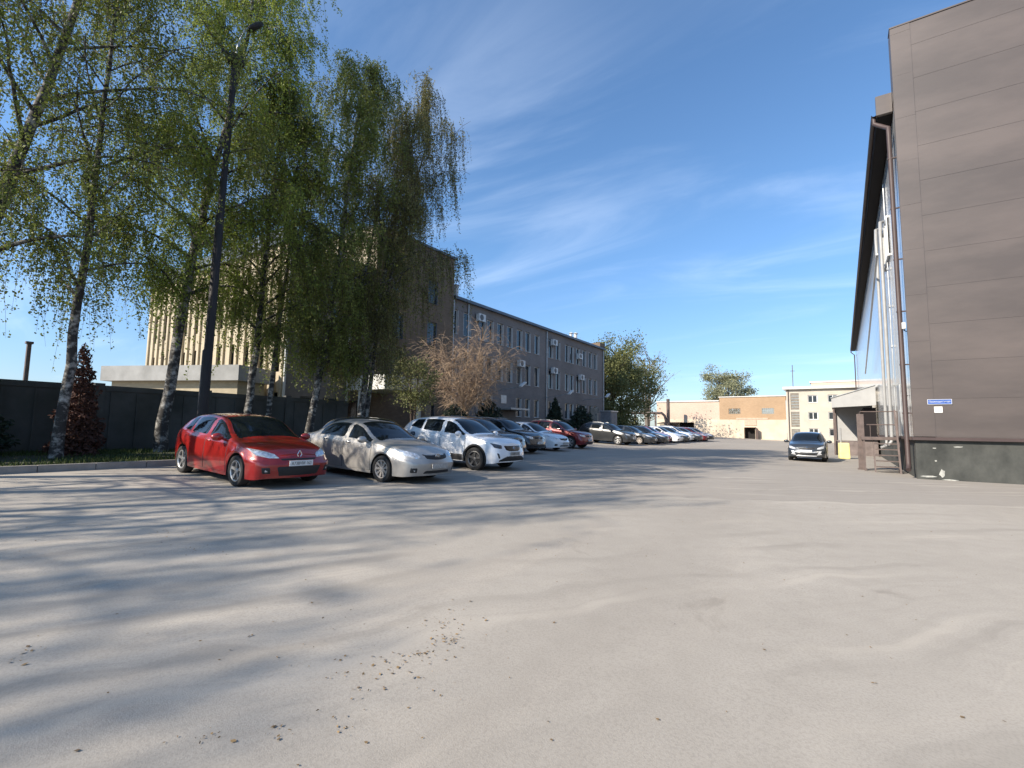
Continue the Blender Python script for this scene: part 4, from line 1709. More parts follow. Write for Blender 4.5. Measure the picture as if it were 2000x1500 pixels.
hatch = CarType(4.28, 2.64, 0.86, 0.318, 1.47, Tt(
    zt=[(2.18, .70), (2.05, .78), (1.6, .905), (1.12, .985), (.95, 1.06), (.62, 1.25), (.3, 1.40), (0, 1.452), (-.5, 1.47), (-1.2, 1.435), (-1.62, 1.365), (-1.92, 1.10), (-2.05, .96), (-2.10, .90)],
    zr=[(2.18, .66), (2.05, .73), (1.6, .85), (1.0, .955), (.85, .99), (.3, 1.30), (0, 1.375), (-.5, 1.40), (-1.2, 1.36), (-1.62, 1.27), (-1.92, 1.04), (-2.10, .87)],
    wr=[(2.18, .50), (2.0, .64), (1.5, .72), (1.0, .74), (.85, .73), (.3, .645), (0, .62), (-.5, .61), (-1.2, .59), (-1.62, .58), (-1.95, .64), (-2.1, .58)],
    zbelt=[(2.18, .62), (2.0, .69), (1.5, .81), (1.0, .90), (.85, .915), (0, .93), (-1.0, .975), (-1.6, 1.03), (-1.95, .95), (-2.1, .82)],
    wbelt=[(2.18, .56), (2.1, .66), (1.9, .77), (1.5, .83), (1.0, .84), (0, .855), (-1.2, .845), (-1.7, .79), (-2.0, .72), (-2.1, .62)],
    wmid=[(2.18, .62), (2.13, .72), (1.98, .82), (1.6, .885), (1.3, .90), (0, .905), (-1.3, .90), (-1.8, .84), (-2.04, .74), (-2.1, .64)],
    zb=[(2.18, .23), (1.9, .19), (0, .19), (-1.9, .24), (-2.1, .30)]),
    wind=(1.06, .12), rearwin=(-1.93, -1.62), sides=[(-.06, .88, 0, 0), (-1.0, -.14, 0.0, 0), (-1.42, -1.06, 0.05, 0)],
    doors=[(-.10, .92), (-1.05, -.13)], mirror=.72, bulge=.10, rake=.55,
    head=([(.40, .625), (.58, .62), (.80, .67)], [(.45, .71), (.66, .79), (.84, .83)]),
    tail=([(.52, .72), (.70, .72)], [(.50, .98), (.68, .98)]),
    fog=[("fog_surround", [(.575, .31), (.74, .31)], [(.60, .47), (.76, .47)], M_BLACK), ("fog_lamp", [(.635, .35), (.70, .35)], [(.635, .42), (.70, .42)], M_LAMP)],
    nose=[("lower_grille", [(-.44, .25), (.44, .25)], [(-.54, .50), (.54, .50)], M_BLACK), ("upper_grille", [(-.40, .585), (.40, .585)], [(-.42, .63), (.42, .63)], M_BLACK)],
    plate=.53, number='А738НМ 163', emblem=(.70, 'diamond'), spokes=5, twin=True)

sedan_T = Tt(
    zt=[(2.25, .72), (2.12, .79), (1.7, .90), (1.15, .985), (.95, 1.07), (.6, 1.26), (.3, 1.385), (0, 1.44), (-.45, 1.462), (-.95, 1.425), (-1.35, 1.26), (-1.72, 1.09), (-1.82, 1.065), (-2.1, 1.045), (-2.25, 1.02), (-2.29, .96)],
    zr=[(2.25, .68), (2.12, .74), (1.7, .85), (1.0, .955), (.85, .99), (.3, 1.29), (0, 1.365), (-.45, 1.39), (-.95, 1.335), (-1.35, 1.17), (-1.72, 1.035), (-1.85, 1.02), (-2.29, .92)],
    wr=[(2.25, .50), (2.1, .62), (1.6, .70), (1.0, .735), (.85, .72), (.3, .63), (0, .60), (-.5, .59), (-.95, .585), (-1.35, .63), (-1.72, .68), (-2.0, .68), (-2.25, .60), (-2.29, .54)],
    zbelt=[(2.25, .62), (2.05, .70), (1.5, .82), (1.0, .90), (.85, .915), (0, .94), (-1.3, .985), (-1.8, .985), (-2.1, .96), (-2.29, .86)],
    wbelt=[(2.25, .56), (2.17, .66), (1.95, .76), (1.5, .81), (1.0, .83), (0, .84), (-1.2, .83), (-1.8, .78), (-2.15, .70), (-2.29, .58)],
    wmid=[(2.25, .60), (2.19, .70), (2.02, .80), (1.65, .865), (1.3, .88), (0, .885), (-1.3, .88), (-1.9, .83), (-2.2, .74), (-2.29, .62)],
    zb=[(2.25, .22), (1.9, .19), (0, .19), (-1.9, .24), (-2.29, .32)])
sedan = CarType(4.54, 2.60, 0.95, 0.315, 1.465, sedan_T,
    wind=(1.07, .13), rearwin=(-1.70, -1.0), sides=[(-.08, .88, 0, 0), (-1.28, -.15, 0.0, 0)],
    doors=[(-.12, .92), (-1.05, -.15)], mirror=.72, bulge=.12, rake=.50, chrome=False,
    head=([(.45, .63), (.60, .60), (.79, .66)], [(.50, .73), (.66, .79), (.81, .86)]),
    tail=([(.50, .72), (.72, .74)], [(.52, .92), (.72, .94)]),
    fog=[("fog_surround", [(.58, .28), (.74, .28)], [(.58, .42), (.74, .42)], M_BLACK), ("fog_lamp", [(.63, .31), (.69, .31)], [(.63, .37), (.69, .37)], M_LAMP)],
    nose=[("lower_grille", [(-.48, .26), (.48, .26)], [(-.40, .35), (.40, .35)], M_BLACK), ("upper_grille", [(-.34, .60), (-.1, .57), (.1, .57), (.34, .60)], [(-.44, .715), (.44, .715)], M_BLACK)],
    plate=.44, platemat=mat('dusty_plate', (.40, .38, .35), .7, var=.2, scale=20), emblem=(.67, 'ovals'), spokes=9, rimmat=mat("dusty_hubcap", (0.42, 0.37, 0.32), 0.6, metal=0.2), track=.765)

suv_T = Tt(
    zt=[(2.14, .90), (2.02, .97), (1.6, 1.045), (1.10, 1.10), (.95, 1.17), (.6, 1.40), (.3, 1.54), (0, 1.60), (-.5, 1.625), (-1.2, 1.59), (-1.70, 1.53), (-1.95, 1.30), (-2.12, 1.10), (-2.19, 1.02)],
    zr=[(2.14, .86), (2.02, .92), (1.6, .995), (1.0, 1.075), (.85, 1.11), (.3, 1.44), (0, 1.52), (-.5, 1.55), (-1.2, 1.51), (-1.70, 1.43), (-1.95, 1.24), (-2.19, .98)],
    wr=[(2.14, .58), (1.95, .68), (1.5, .74), (1.0, .755), (.85, .745), (.3, .66), (0, .635), (-.5, .625), (-1.2, .60), (-1.7, .58), (-1.95, .64), (-2.19, .60)],
    zbelt=[(2.14, .80), (1.95, .87), (1.5, .96), (1.0, 1.03), (.85, 1.04), (0, 1.05), (-1.0, 1.11), (-1.55, 1.20), (-1.95, 1.10), (-2.19, .92)],
    wbelt=[(2.14, .62), (2.05, .72), (1.85, .80), (1.4, .84), (1.0, .845), (0, .855), (-1.2, .845), (-1.75, .79), (-2.05, .72), (-2.19, .62)],
    wmid=[(2.14, .66), (2.09, .76), (1.95, .85), (1.6, .895), (1.3, .90), (0, .905), (-1.3, .905), (-1.85, .86), (-2.1, .76), (-2.19, .66)],
    zb=[(2.14, .30), (1.9, .25), (0, .25), (-1.9, .30), (-2.19, .38)])
suv_w = CarType(4.33, 2.60, 0.84, 0.352, 1.63, suv_T,
    wind=(1.04, .13), rearwin=(-1.98, -1.70), sides=[(-.06, .87, 0, 0), (-.98, -.14, 0.0, 0), (-1.60, -1.02, 0.10, 0)],
    doors=[(-.10, .92), (-1.05, -.13)], mirror=.72, bulge=.09, rake=.30, gap=.05, cladding=True,
    head=([(.54, .71), (.64, .70), (.80, .73)], [(.53, .82), (.66, .85), (.83, .89)]), lampmat=M_LAMPD,
    tail=([(.50, .92), (.72, .92)], [(.48, 1.06), (.70, 1.06)]),
    fog=[("air_inlet", [(.66, .40), (.72, .40)], [(.70, .60), (.78, .60)], M_BLACK)],
    nose=[("upper_grille", [(-.40, .66), (-.24, .61), (.24, .61), (.40, .66)], [(-.50, .82), (.50, .82)], M_GLOSSB),
          ("lower_grille", [(-.76, .31), (.76, .31)], [(-.74, .36), (-.40, .51), (.40, .51), (.74, .36)], M_BLACK)],
    plate=.56, number='Р208ЕК 163', platemat=mat('dusty_plate', (.40, .38, .35), .7), emblem=(.72, 'ring'), spokes=5, rimmat=mat("grey_rim", (0.16, 0.16, 0.16), 0.4, metal=0.6), twin=True, track=.80)

suv_d = CarType(4.33, 2.60, 0.84, 0.350, 1.63, suv_T,
    wind=(1.04, .13), rearwin=(-1.98, -1.70), sides=[(-.06, .87, 0, 0), (-.98, -.14, 0.0, 0), (-1.60, -1.02, 0.10, 0)],
    doors=[(-.10, .92), (-1.05, -.13)], mirror=.72, bulge=.09, rake=.30, gap=.055, rails=M_GALV,
    head=([(.46, .70), (.62, .70), (.80, .74)], [(.48, .82), (.64, .85), (.82, .88)]),
    tail=([(.50, .92), (.72, .92)], [(.48, 1.16), (.70, 1.16)]),
    nose=[("upper_grille", [(-.38, .70), (.38, .70)], [(-.42, .82), (.42, .82)], M_BLACK),
          ("lower_grille", [(-.60, .33), (.60, .33)], [(-.50, .47), (.50, .47)], M_BLACK)],
    plate=.54, number='Т415ОС 163', emblem=(.76, 'ring'), spokes=6, track=.80)

crossover = CarType(4.15, 2.50, 0.84, 0.325, 1.55, Tt(
    zt=[(2.09, .80), (1.97, .88), (1.55, .975), (1.08, 1.04), (.92, 1.11), (.58, 1.32), (.3, 1.46), (0, 1.525), (-.5, 1.55), (-1.2, 1.52), (-1.65, 1.46), (-1.9, 1.22), (-2.02, 1.02), (-2.06, .95)],
    zr=[(2.09, .76), (1.97, .82), (1.55, .92), (1.0, 1.0), (.85, 1.04), (.3, 1.36), (0, 1.445), (-.5, 1.475), (-1.2, 1.44), (-1.65, 1.36), (-1.9, 1.15), (-2.06, .92)],
    wr=[(2.09, .54), (1.9, .66), (1.5, .72), (1.0, .735), (.85, .725), (.3, .645), (0, .62), (-.5, .61), (-1.2, .59), (-1.65, .57), (-1.9, .62), (-2.06, .58)],
    zbelt=[(2.09, .70), (1.9, .78), (1.5, .88), (1.0, .95), (.85, .965), (0, .98), (-1.0, 1.02), (-1.55, 1.08), (-1.9, 1.0), (-2.06, .86)],
    wbelt=[(2.09, .58), (2.0, .68), (1.8, .78), (1.4, .82), (1.0, .83), (0, .84), (-1.2, .83), (-1.7, .78), (-1.95, .72), (-2.06, .62)],
    wmid=[(2.09, .64), (2.04, .73), (1.9, .82), (1.55, .875), (1.25, .885), (0, .89), (-1.25, .885), (-1.75, .83), (-2.0, .74), (-2.06, .64)],
    zb=[(2.09, .27), (1.85, .22), (0, .22), (-1.8, .27), (-2.06, .35)]),
    wind=(1.03, .12), rearwin=(-1.92, -1.66), sides=[(-.06, .86, 0, 0), (-.98, -.14, 0.0, 0), (-1.50, -1.04, 0.08, 0)],
    doors=[(-.10, .90), (-1.03, -.13)], mirror=.72, bulge=.10, rake=.42, rails=M_GALV,
    head=([(.46, .64), (.60, .63), (.79, .68)], [(.50, .72), (.66, .79), (.80, .83)]),
    tail=([(.52, .80), (.70, .80)], [(.50, 1.02), (.68, 1.02)]),
    fog=[("fog_lamp", [(.60, .36), (.68, .36)], [(.60, .43), (.68, .43)], M_LAMP)],
    nose=[("upper_grille", [(-.30, .63), (.30, .63)], [(-.44, .73), (.44, .73)], M_BLACK),
          ("lower_grille", [(-.40, .345), (.40, .345)], [(-.48, .46), (.48, .46)], M_BLACK),
          ("bumper_trim", [(-.48, .255), (.48, .255)], [(-.50, .335), (.50, .335)], M_SILV), ("bumper_trim", [(-.60, .33), (-.44, .30)], [(-.70, .61), (-.58, .60)], M_SILV), ("bumper_trim", [(.44, .30), (.60, .33)], [(.58, .60), (.70, .61)], M_SILV), ("bumper_trim", [(-.52, .47), (.52, .47)], [(-.56, .52), (.56, .52)], M_SILV)],
    plate=.545, emblem=(.70, 'sform'), spokes=5, track=.765)

P_RED = paint("red", (0.30, 0.013, 0.010), 0.15, 0.30)
P_SILVER = paint("silver", (0.42, 0.40, 0.37), 0.55, 0.42, 0.12, coat=0.5)
P_WHITE = paint("white", (0.76, 0.77, 0.78), 0.0, 0.25, 0.03)
P_BLACK = paint("black", (0.012, 0.012, 0.014), 0.1, 0.22)
P_DGREY = paint("dark_grey", (0.040, 0.042, 0.044), 0.4, 0.30, .1)
P_DBLUE = paint("dark_blue", (0.010, 0.014, 0.030), 0.3, 0.25)
P_BLUEGREY = paint("blue_grey", (0.045, 0.052, 0.060), 0.4, 0.28)
P_WINE = paint("wine_red", (0.17, 0.012, 0.014), 0.3, 0.30)
P_PINKRED = paint("faded_red", (0.36, 0.06, 0.065), 0.2, 0.35)
P_LSILV = paint("light_silver", (0.60, 0.60, 0.60), 0.5, 0.35)

ROW = "cars parked nose-out along the left kerb"
hatch.place("red hatchback, nearest car in the row, dappled by birch shade", P_RED, -11.72, 6.05, R(-1), group=ROW)
sedan.place("dusty silver sedan between the red hatchback and the white crossover", P_SILVER, -10.40, 8.72, R(0), group=ROW)
hatch.place("dark blue car mostly hidden behind the silver sedan and white crossover", P_DBLUE, -13.0, 12.55 - 2.0, R(2), group=ROW) if False else None
suv_w.place("white crossover with black wheel arches and black grille", P_WHITE, -10.78, 12.70, R(1), group=ROW)
hatch.place("dark blue hatchback whose roof shows between the silver sedan and the white crossover", P_DBLUE, -14.0 + 1.2, 10.75, R(1), group=ROW)
suv_d.place("black estate with roof rails in deep shade just past the white crossover", P_BLACK, -13.0, 16.3, R(2), group=ROW)
suv_d.place("tall black off-roader in shade beside the small white sedan", P_BLACK, -14.1, 19.8, R(1), group=ROW)
sedan.place("white sedan parked beside the wine-red off-roader", P_WHITE, -14.55, 23.1, R(-3), group=ROW)
suv_d.place("wine-red off-roader behind the white sedan", P_WINE, -14.7, 26.6, R(1), group=ROW)
FAR = [(suv_d, P_DGREY, -15.0, 35.3, "dark grey estate with bright alloy wheels at the edge of the tree shade"),
       (sedan, P_DGREY, -14.7, 38.6, "dark grey saloon beside the dark grey estate, sun glinting on its windscreen"),
       (sedan, P_BLACK, -14.7, 41.4, "black saloon next to the faded red hatchback"),
       (hatch, P_PINKRED, -14.9, 44.1, "faded red hatchback among pale cars in the far row"),
       (sedan, P_WHITE, -14.8, 46.8, "white saloon just beyond the faded red hatchback"),
       (hatch, P_DGREY, -14.9, 49.4, "charcoal hatchback between two white cars in the far row"),
       (crossover, P_WHITE, -14.8, 52.0, "white crossover with roof rails in the far row"),
       (sedan, P_DGREY, -14.8, 54.6, "charcoal saloon, third from the far end of the row"),
       (hatch, P_WINE, -14.8, 57.2, "dark red hatchback, second from the far end of the row"),
       (sedan, P_BLACK, -14.6, 59.8, "black saloon at the far end of the row by the cream wall")]
for i, (ct, pm, x, y, lab) in enumerate(FAR):
    ct.place(lab, pm, x + (i % 3 - 1) * .12, y, R((i * 37 % 7) - 3), group=ROW)
crossover.place("blue-grey crossover with silver bumper trim parked alone facing the camera by the warehouse", P_BLUEGREY, -1.56, 30.75, R(-90), pitch=0.0, scale=0.97)
# ------------------------------------------------------------------ trees
def bark_material():
    m = bpy.data.materials.new("birch_bark")
    m.use_nodes = True
    t = m.node_tree
    b = t.nodes["Principled BSDF"]
    b.inputs["Roughness"].default_value = 0.85
    co = t.nodes.new("ShaderNodeTexCoord")
    mp_ = t.nodes.new("ShaderNodeMapping")
    mp_.inputs["Scale"].default_value = (3.0, 3.0, 4.0)
    t.links.new(co.outputs["Object"], mp_.inputs[0])
    nz = t.nodes.new("ShaderNodeTexNoise")
    nz.inputs["Scale"].default_value = 1.5
    nz.inputs["Detail"].default_value = 5
    nz.inputs["Roughness"].default_value = 0.65
    t.links.new(mp_.outputs[0], nz.inputs["Vector"])
    r = t.nodes.new("ShaderNodeValToRGB")
    r.color_ramp.elements[0].position = 0.48
    r.color_ramp.elements[0].color = (0.030, 0.027, 0.024, 1)
    r.color_ramp.elements[1].position = 0.68
    r.color_ramp.elements[1].color = (0.38, 0.365, 0.33, 1)
    t.links.new(nz.outputs[0], r.inputs[0])
    t.links.new(r.outputs[0], b.inputs["Base Color"])
    return m


M_BIRCH = bark_material()
M_TWIG = mat("birch_twig", (0.050, 0.034, 0.026), 0.9)
LEAF = [mat("birch_leaf", (0.105, 0.140, 0.020), 0.6, col2=(0.250, 0.280, 0.065), attr="tint", transl=0.45),
        mat("young_birch_leaf", (0.135, 0.185, 0.022), 0.6, col2=(0.310, 0.370, 0.070), attr="tint", transl=0.45),
        mat("brown_catkin_leaf", (0.105, 0.115, 0.028), 0.7, col2=(0.220, 0.205, 0.070), attr="tint", transl=0.30)]


def twig_mesh(P0, Lg, D, nseg=5, r0=0.007):
    """hanging twigs: starts P0 (n,3), lengths, horizontal drift D (n,2). returns verts, quads, and curve sampler"""
    n = len(P0)
    ts = np.linspace(0, 1, nseg)
    C = np.zeros((n, nseg, 3))
    for i, t in enumerate(ts):
        C[:, i, 0] = P0[:, 0] + D[:, 0] * (t ** 0.6)
        C[:, i, 1] = P0[:, 1] + D[:, 1] * (t ** 0.6)
        C[:, i, 2] = P0[:, 2] - Lg * (t ** 1.35) + 0.06 * Lg * math.sin(t * PI)
    a = np.linspace(0, 2 * PI, 4)[:3]
    V = np.zeros((n, nseg, 3, 3))
    for k in range(3):
        r = r0 * (1 - 0.75 * ts)[None, :]
        V[:, :, k, :] = C
        V[:, :, k, 0] += math.cos(a[k]) * r
        V[:, :, k, 1] += math.sin(a[k]) * r
    base = (np.arange(n) * nseg * 3)[:, None, None]
    i = np.arange(nseg - 1)[None, :, None] * 3
    k = np.arange(3)[None, None, :]
    k2 = (k + 1) % 3
    F = np.stack([base + i + k, base + i + k2, base + i + 3 + k2, base + i + 3 + k], -1).reshape(-1, 4)
    return V.reshape(-1, 3), F, C


def birch(name, label, path, r0, seed, crown_r, ntw=620, leaf=0, c0=0.22, lmean=1.6, dens=24.0, lsize=0.055, group=None, lean=(0, 0), twin=None,
          nlimb=28, top_r=0.55, skew=(0, 0), drift=.3):
    """path: world points of the trunk, base first. weeping birch with hanging twigs"""
    rs = random.Random(seed)
    rg = np.random.default_rng(seed)
    base = Vector(path[0])
    root = thing(name, label, "tree", base, group=group)
    pts = [Vector(p) - base for p in path]
    # smooth trunk
    sm = []
    for i in range(len(pts) - 1):
        for t in (0, .25, .5, .75):
            p = pts[i].lerp(pts[i + 1], t)
            sm.append(p + Vector((rs.gauss(0, .02), rs.gauss(0, .02), 0)))
    sm.append(pts[-1])
    H = sm[-1].z
    tr = MB()
    tr.tube(sm, [r0 * (1.25 if i == 0 else 1) * (1 - 0.90 * (p.z / H)) + 0.012 for i, p in enumerate(sm)], 10)
    if twin:
        tw = [Vector(p) - base for p in twin]
        tr.tube(tw, [r0 * .7 * (1 - .8 * i / (len(tw) - 1)) + .01 for i in range(len(tw))], 8)

    def at(z):
        for i in range(len(sm) - 1):
            if sm[i].z <= z <= sm[i + 1].z:
                return sm[i].lerp(sm[i + 1], (z - sm[i].z) / max(1e-6, sm[i + 1].z - sm[i].z))
        return sm[-1]
    starts = []
    az = rs.uniform(0, 6)
    lt = MB()
    for i in range(nlimb):
        f = c0 + (0.97 - c0) * (i + rs.random() * .6) / nlimb
        z = f * H
        p = at(z)
        az += 2.4 + rs.uniform(-.5, .5)
        prof = math.sin(PI * min(1, max(0.0, (f - c0 * .6) / (1.05 - c0 * .6))) ** 0.85) * .85 + .15
        if f > .85:
            prof = max(prof * top_r / .55, .22)
        ln = crown_r * prof * rs.uniform(.75, 1.2)
        up = rs.uniform(.55, 1.0) if f < .8 else rs.uniform(.9, 1.5)
        d = Vector((math.cos(az) + skew[0], math.sin(az) + skew[1], up)).normalized()
        line = [p.copy()]
        q = p.copy()
        nseg = 7
        for s_ in range(nseg):
            d = (d + Vector((rs.gauss(0, .10), rs.gauss(0, .10), -0.20 * (s_ / nseg) ** 1.2 * (1.2 if f < .8 else .8)))).normalized()
            q = q + d * (ln * 1.25 / nseg)
            line.append(q.copy())
        rr = max(0.016, r0 * (1 - f) * .55)
        tr.tube(line, [rr * (1 - .85 * k / nseg) + .004 for k in range(nseg + 1)], 6, cap=False)
        for k in range(2, nseg + 1):
            for _ in range(2 if k > 3 else 1):
                starts.append(line[k].lerp(line[k - 1], rs.random()))
        for _ in range(4):       # side branchlets
            k = rs.randint(2, nseg)
            b0 = line[k]
            a2 = rs.uniform(0, 2 * PI)
            l2 = rs.uniform(.5, 1.1) * (ln / 3 + .35)
            e = Vector((math.cos(a2), math.sin(a2), rs.uniform(0, .5)))
            seg = [b0, b0 + e * l2 * .5, b0 + e * l2 + Vector((0, 0, -.18 * l2))]
            lt.tube(seg, [.012, .009, .005], 4, cap=False)
            starts += [seg[1], seg[2], seg[1].lerp(seg[2], .5)]
    me = tr.mesh("trunk", M_BIRCH, True, 60, recalc=False)
    link("trunk", me, root)
    # crown: hanging twigs and leaves
    S0 = np.array([tuple(p) for p in starts])
    idx = rg.integers(0, len(S0), ntw)
    w_ = rg.gamma(.7, 1.0, len(S0))
    idx = rg.choice(len(S0), ntw, p=w_ / w_.sum())
    P0 = S0[idx] + rg.normal(0, .16, (ntw, 3))
    Lg = lmean * rg.lognormal(-.08, .42, ntw)
    Lg = np.minimum(Lg, np.maximum(.35, P0[:, 2] - H * .10 - rg.random(ntw) * 1.2))
    out = P0[:, :2] - np.array([at(min(z, H)).xy for z in P0[:, 2]])
    out /= np.linalg.norm(out, axis=1, keepdims=True) + .2
    D = out * (Lg * rg.uniform(.02, drift, ntw))[:, None] + rg.normal(0, .10 + drift * .45, (ntw, 2)) * np.minimum(Lg, 1.2)[:, None]
    V1, F1, C = twig_mesh(P0, Lg, D)
    nl = np.maximum(4, (Lg * dens * rg.uniform(.45, 1.4, ntw))).astype(int)
    ii = np.repeat(np.arange(ntw), nl)
    t = rg.random(len(ii)) ** .85 * (C.shape[1] - 1.001)
    k = t.astype(int)
    fr = (t - k)[:, None]
    Pl = C[ii, k] * (1 - fr) + C[ii, k + 1] * fr + rg.normal(0, .055, (len(ii), 3))
    VL = leaf_quads(rg, Pl, lsize, up=.6)
    clump = rg.random(ntw)
    tint = np.clip(clump[ii] * .6 + rg.random(len(ii)) * .5 - .05, 0, 1)
    lv, lf = np.array(lt.v), np.array([f for f in lt.f if len(f) == 4])
    V = np.concatenate([V1, lv, VL])
    F = np.concatenate([F1, lf + len(V1), np.arange(len(VL)).reshape(-1, 4) + len(V1) + len(lv)])
    fm = np.concatenate([np.zeros(len(F1) + len(lf), int), np.ones(len(VL) // 4, int)])
    tv = np.concatenate([np.zeros(len(V1) + len(lv)), np.repeat(tint, 4)])
    link("crown", np_mesh("crown", V, F, [M_TWIG, LEAF[leaf]], tv, fm), root)
    return root


BG = "birches along the grass strip"
z0 = 0.60


def back(pts, k=17.3 / 16):
    """the same sight lines, a little deeper into the lawn"""
    return [(x * k, y * k, 1.5 + (z - 1.5) * k if i else z0) for i, (x, y, z) in enumerate(pts)]


birch("birch_tree", "leaning birch at the left edge with its trunk rising out over the frame",
      [(-15.9, 1.45, z0), (-16, 1.75, 3.5), (-16, 2.2, 6.5), (-15.9, 2.75, 9.7), (-15.6, 3.3, 13.5), (-15.4, 3.6, 17.2)], .17, 11, 3.3, ntw=1500, leaf=0, c0=.24, lmean=1.1, dens=38, lsize=.046, group=BG, skew=(.15, 0), drift=.45)
birch("birch_tree", "slender birch with open crown behind the reddish conifer",
      [(-16, 3.62, z0), (-16, 3.74, 3.7), (-16, 3.82, 7.1), (-16, 3.9, 11), (-15.9, 4.0, 14.6)], .11, 12, 2.6, ntw=1150, leaf=0, c0=.28, lmean=.95, dens=34, lsize=.046, group=BG, drift=.5)
birch("birch_tree", "tallest birch with bright green top standing just left of the lamp post",
      back([(-16, 5.80, z0), (-16, 6.05, 4.1), (-16, 6.3, 6.9), (-15.95, 6.75, 10), (-15.8, 7.3, 14.2), (-15.7, 7.5, 18.2)]), .16, 13, 2.6, ntw=3600, leaf=1, c0=.24, lmean=.95, dens=36, lsize=.050, group=BG, nlimb=44, top_r=1.2, drift=.55)
birch("birch_tree", "birch with dark double trunk behind the red hatchback",
      back([(-16.5, 8.4, z0), (-16.5, 8.6, 4), (-16.5, 8.75, 8), (-16.4, 8.9, 12), (-16.3, 9.0, 13.6)]), .14, 14, 2.5, ntw=2400, leaf=0, c0=.26, lmean=1.1, dens=28, lsize=.053, group=BG,
      twin=back([(-16.3, 9.0, z0), (-16.35, 9.2, 4), (-16.3, 9.5, 8), (-16.2, 9.9, 11.5)]), nlimb=36, drift=.45)
birch("birch_tree", "birch with slanting side limb behind the silver sedan and white bare limbs in its top",
      back([(-16, 10.36, z0), (-16, 10.95, 4.8), (-16, 11.35, 7.8), (-16, 11.7, 12.4), (-15.9, 12.2, 16.6)]), .14, 15, 2.35, ntw=2700, leaf=0, c0=.18, lmean=1.3, dens=28, lsize=.053, group=BG,
      twin=[(x * 17.3 / 16, y * 17.3 / 16, 1.5 + (z - 1.5) * 17.3 / 16) for x, y, z in [(-16, 10.85, 3.9), (-15.9, 11.5, 5.1), (-15.9, 12.2, 6.3), (-15.9, 12.7, 8.5), (-15.8, 13.0, 11)]], nlimb=34, drift=.35)
birch("birch_tree", "browner birch with long hanging twigs at the right end of the birches",
      back([(-16, 12.55, z0), (-16, 12.9, 4), (-16, 13.6, 8), (-16, 14.5, 12.5), (-16, 15.3, 16.6)]), .14, 16, 2.5, ntw=3000, leaf=2, c0=.20, lmean=1.75, dens=24, lsize=.05, group=BG,
      twin=back([(-16, 12.85, z0), (-16, 13.3, 5), (-16, 14.4, 10), (-15.9, 15.7, 14.6)]), nlimb=38, skew=(0, .12), top_r=.9, drift=.18)
# the row goes on behind the camera; these cast the long shadows over the yard
OFF = [(-1.8, 14, 21), (-6, 16, 22), (-10, 15, 23), (-14, 17, 24), (-18.5, 16, 25), (-23, 18, 26), (-28, 18.5, 27), (-33, 19, 28)]
for i, (yy, hh, sd) in enumerate(OFF):
    rs = random.Random(sd)
    birch("birch_tree", "birch of the same row standing outside the picture to the left", [(-16 + rs.uniform(-.4, .4), yy, z0), (-15.9, yy + .2, hh * .35), (-15.8, yy + .4, hh * .7), (-15.6, yy + .6, hh)],
          .20, sd, 3.2, ntw=360, leaf=0, c0=.30, lmean=1.1, dens=24, lsize=.06, nlimb=22, drift=.4, group="birches outside the picture")


def conifer(name, label, loc, h, r, seed, m, n=5200, size=.07, width_pow=.9, low=.04, cat="conifer"):
    rg = np.random.default_rng(seed)
    root = thing(name, label, cat, loc)
    tr = MB()
    tr.tube([(0, 0, -.05), (0, 0, h * .5), (0, 0, h * .96)], [.06, .04, .01], 6)
    nb = 90
    for i in range(nb):
        f = low + (1 - low) * (i + .5) / nb
        a = i * 2.4 + rg.normal(0, .2)
        rr = r * (1 - f) ** width_pow * rg.uniform(.7, 1.1)
        tr.tube([(0, 0, f * h), (math.cos(a) * rr * .6, math.sin(a) * rr * .6, f * h + .03), (math.cos(a) * rr, math.sin(a) * rr, f * h - .06 * r)], [.012, .008, .004], 4, cap=False)
    put("trunk", tr, M_TWIG, root)
    f = low + (1 - low) * (1 - np.sqrt(rg.random(n)))
    a = rg.integers(0, nb, n) * 2.4 + rg.normal(0, .12, n)
    lump = 1 + .22 * np.sin(a * 3 + f * 17) + .15 * np.sin(f * 43 + a)
    rad = r * (1 - f) ** width_pow * np.sqrt(rg.uniform(.15, 1.05, n)) * lump
    P = np.stack([np.cos(a) * rad, np.sin(a) * rad, f * h - .10 * rad + rg.normal(0, .03, n)], 1)
    V = leaf_quads(rg, P, size, long=2.2)
    link("crown", np_mesh("crown", V, np.arange(len(V)).reshape(-1, 4), m, np.repeat(rg.random(n), 4)), root)
    return root


M_NEEDLE = mat("dark_needles", (0.010, 0.020, 0.012), 0.8, col2=(0.028, 0.048, 0.026), attr="tint", transl=.15)
M_REDN = mat("reddish_needles", (0.050, 0.022, 0.016), 0.85, col2=(0.110, 0.048, 0.032), attr="tint", transl=.15)
conifer("thuja", "dried reddish-brown conifer in front of the concrete fence", (-16.9, 4.2, .58), 3.05, .56, 31, M_REDN, n=4800, size=.055, width_pow=.62)
conifer("spruce", "dark green conifer at the left edge in front of the fence", (-17.0, 1.95, .58), 3.3, 1.0, 32, M_NEEDLE, n=6500, width_pow=.7)
conifer("spruce", "dark pointed spruce in front of the middle of the grey wing", (-19.2, 34.4, .55), 3.5, 1.25, 33, M_NEEDLE, n=5200, size=.10)
conifer("spruce", "broad dark spruce right of the pointed one near the far end of the wing", (-19.4, 39.6, .55), 3.1, 1.7, 34, M_NEEDLE, n=5200, size=.11, width_pow=.6)
conifer("spruce", "low dark spruce under the bare tan tree", (-19.0, 25.2, .55), 2.9, 1.5, 35, M_NEEDLE, n=5200, size=.09, width_pow=.6)
conifer("spruce", "squat dark evergreen beside the entrance canopy", (-18.6, 21.4, .55), 2.3, 1.4, 36, M_NEEDLE, n=4500, size=.08, width_pow=.55)


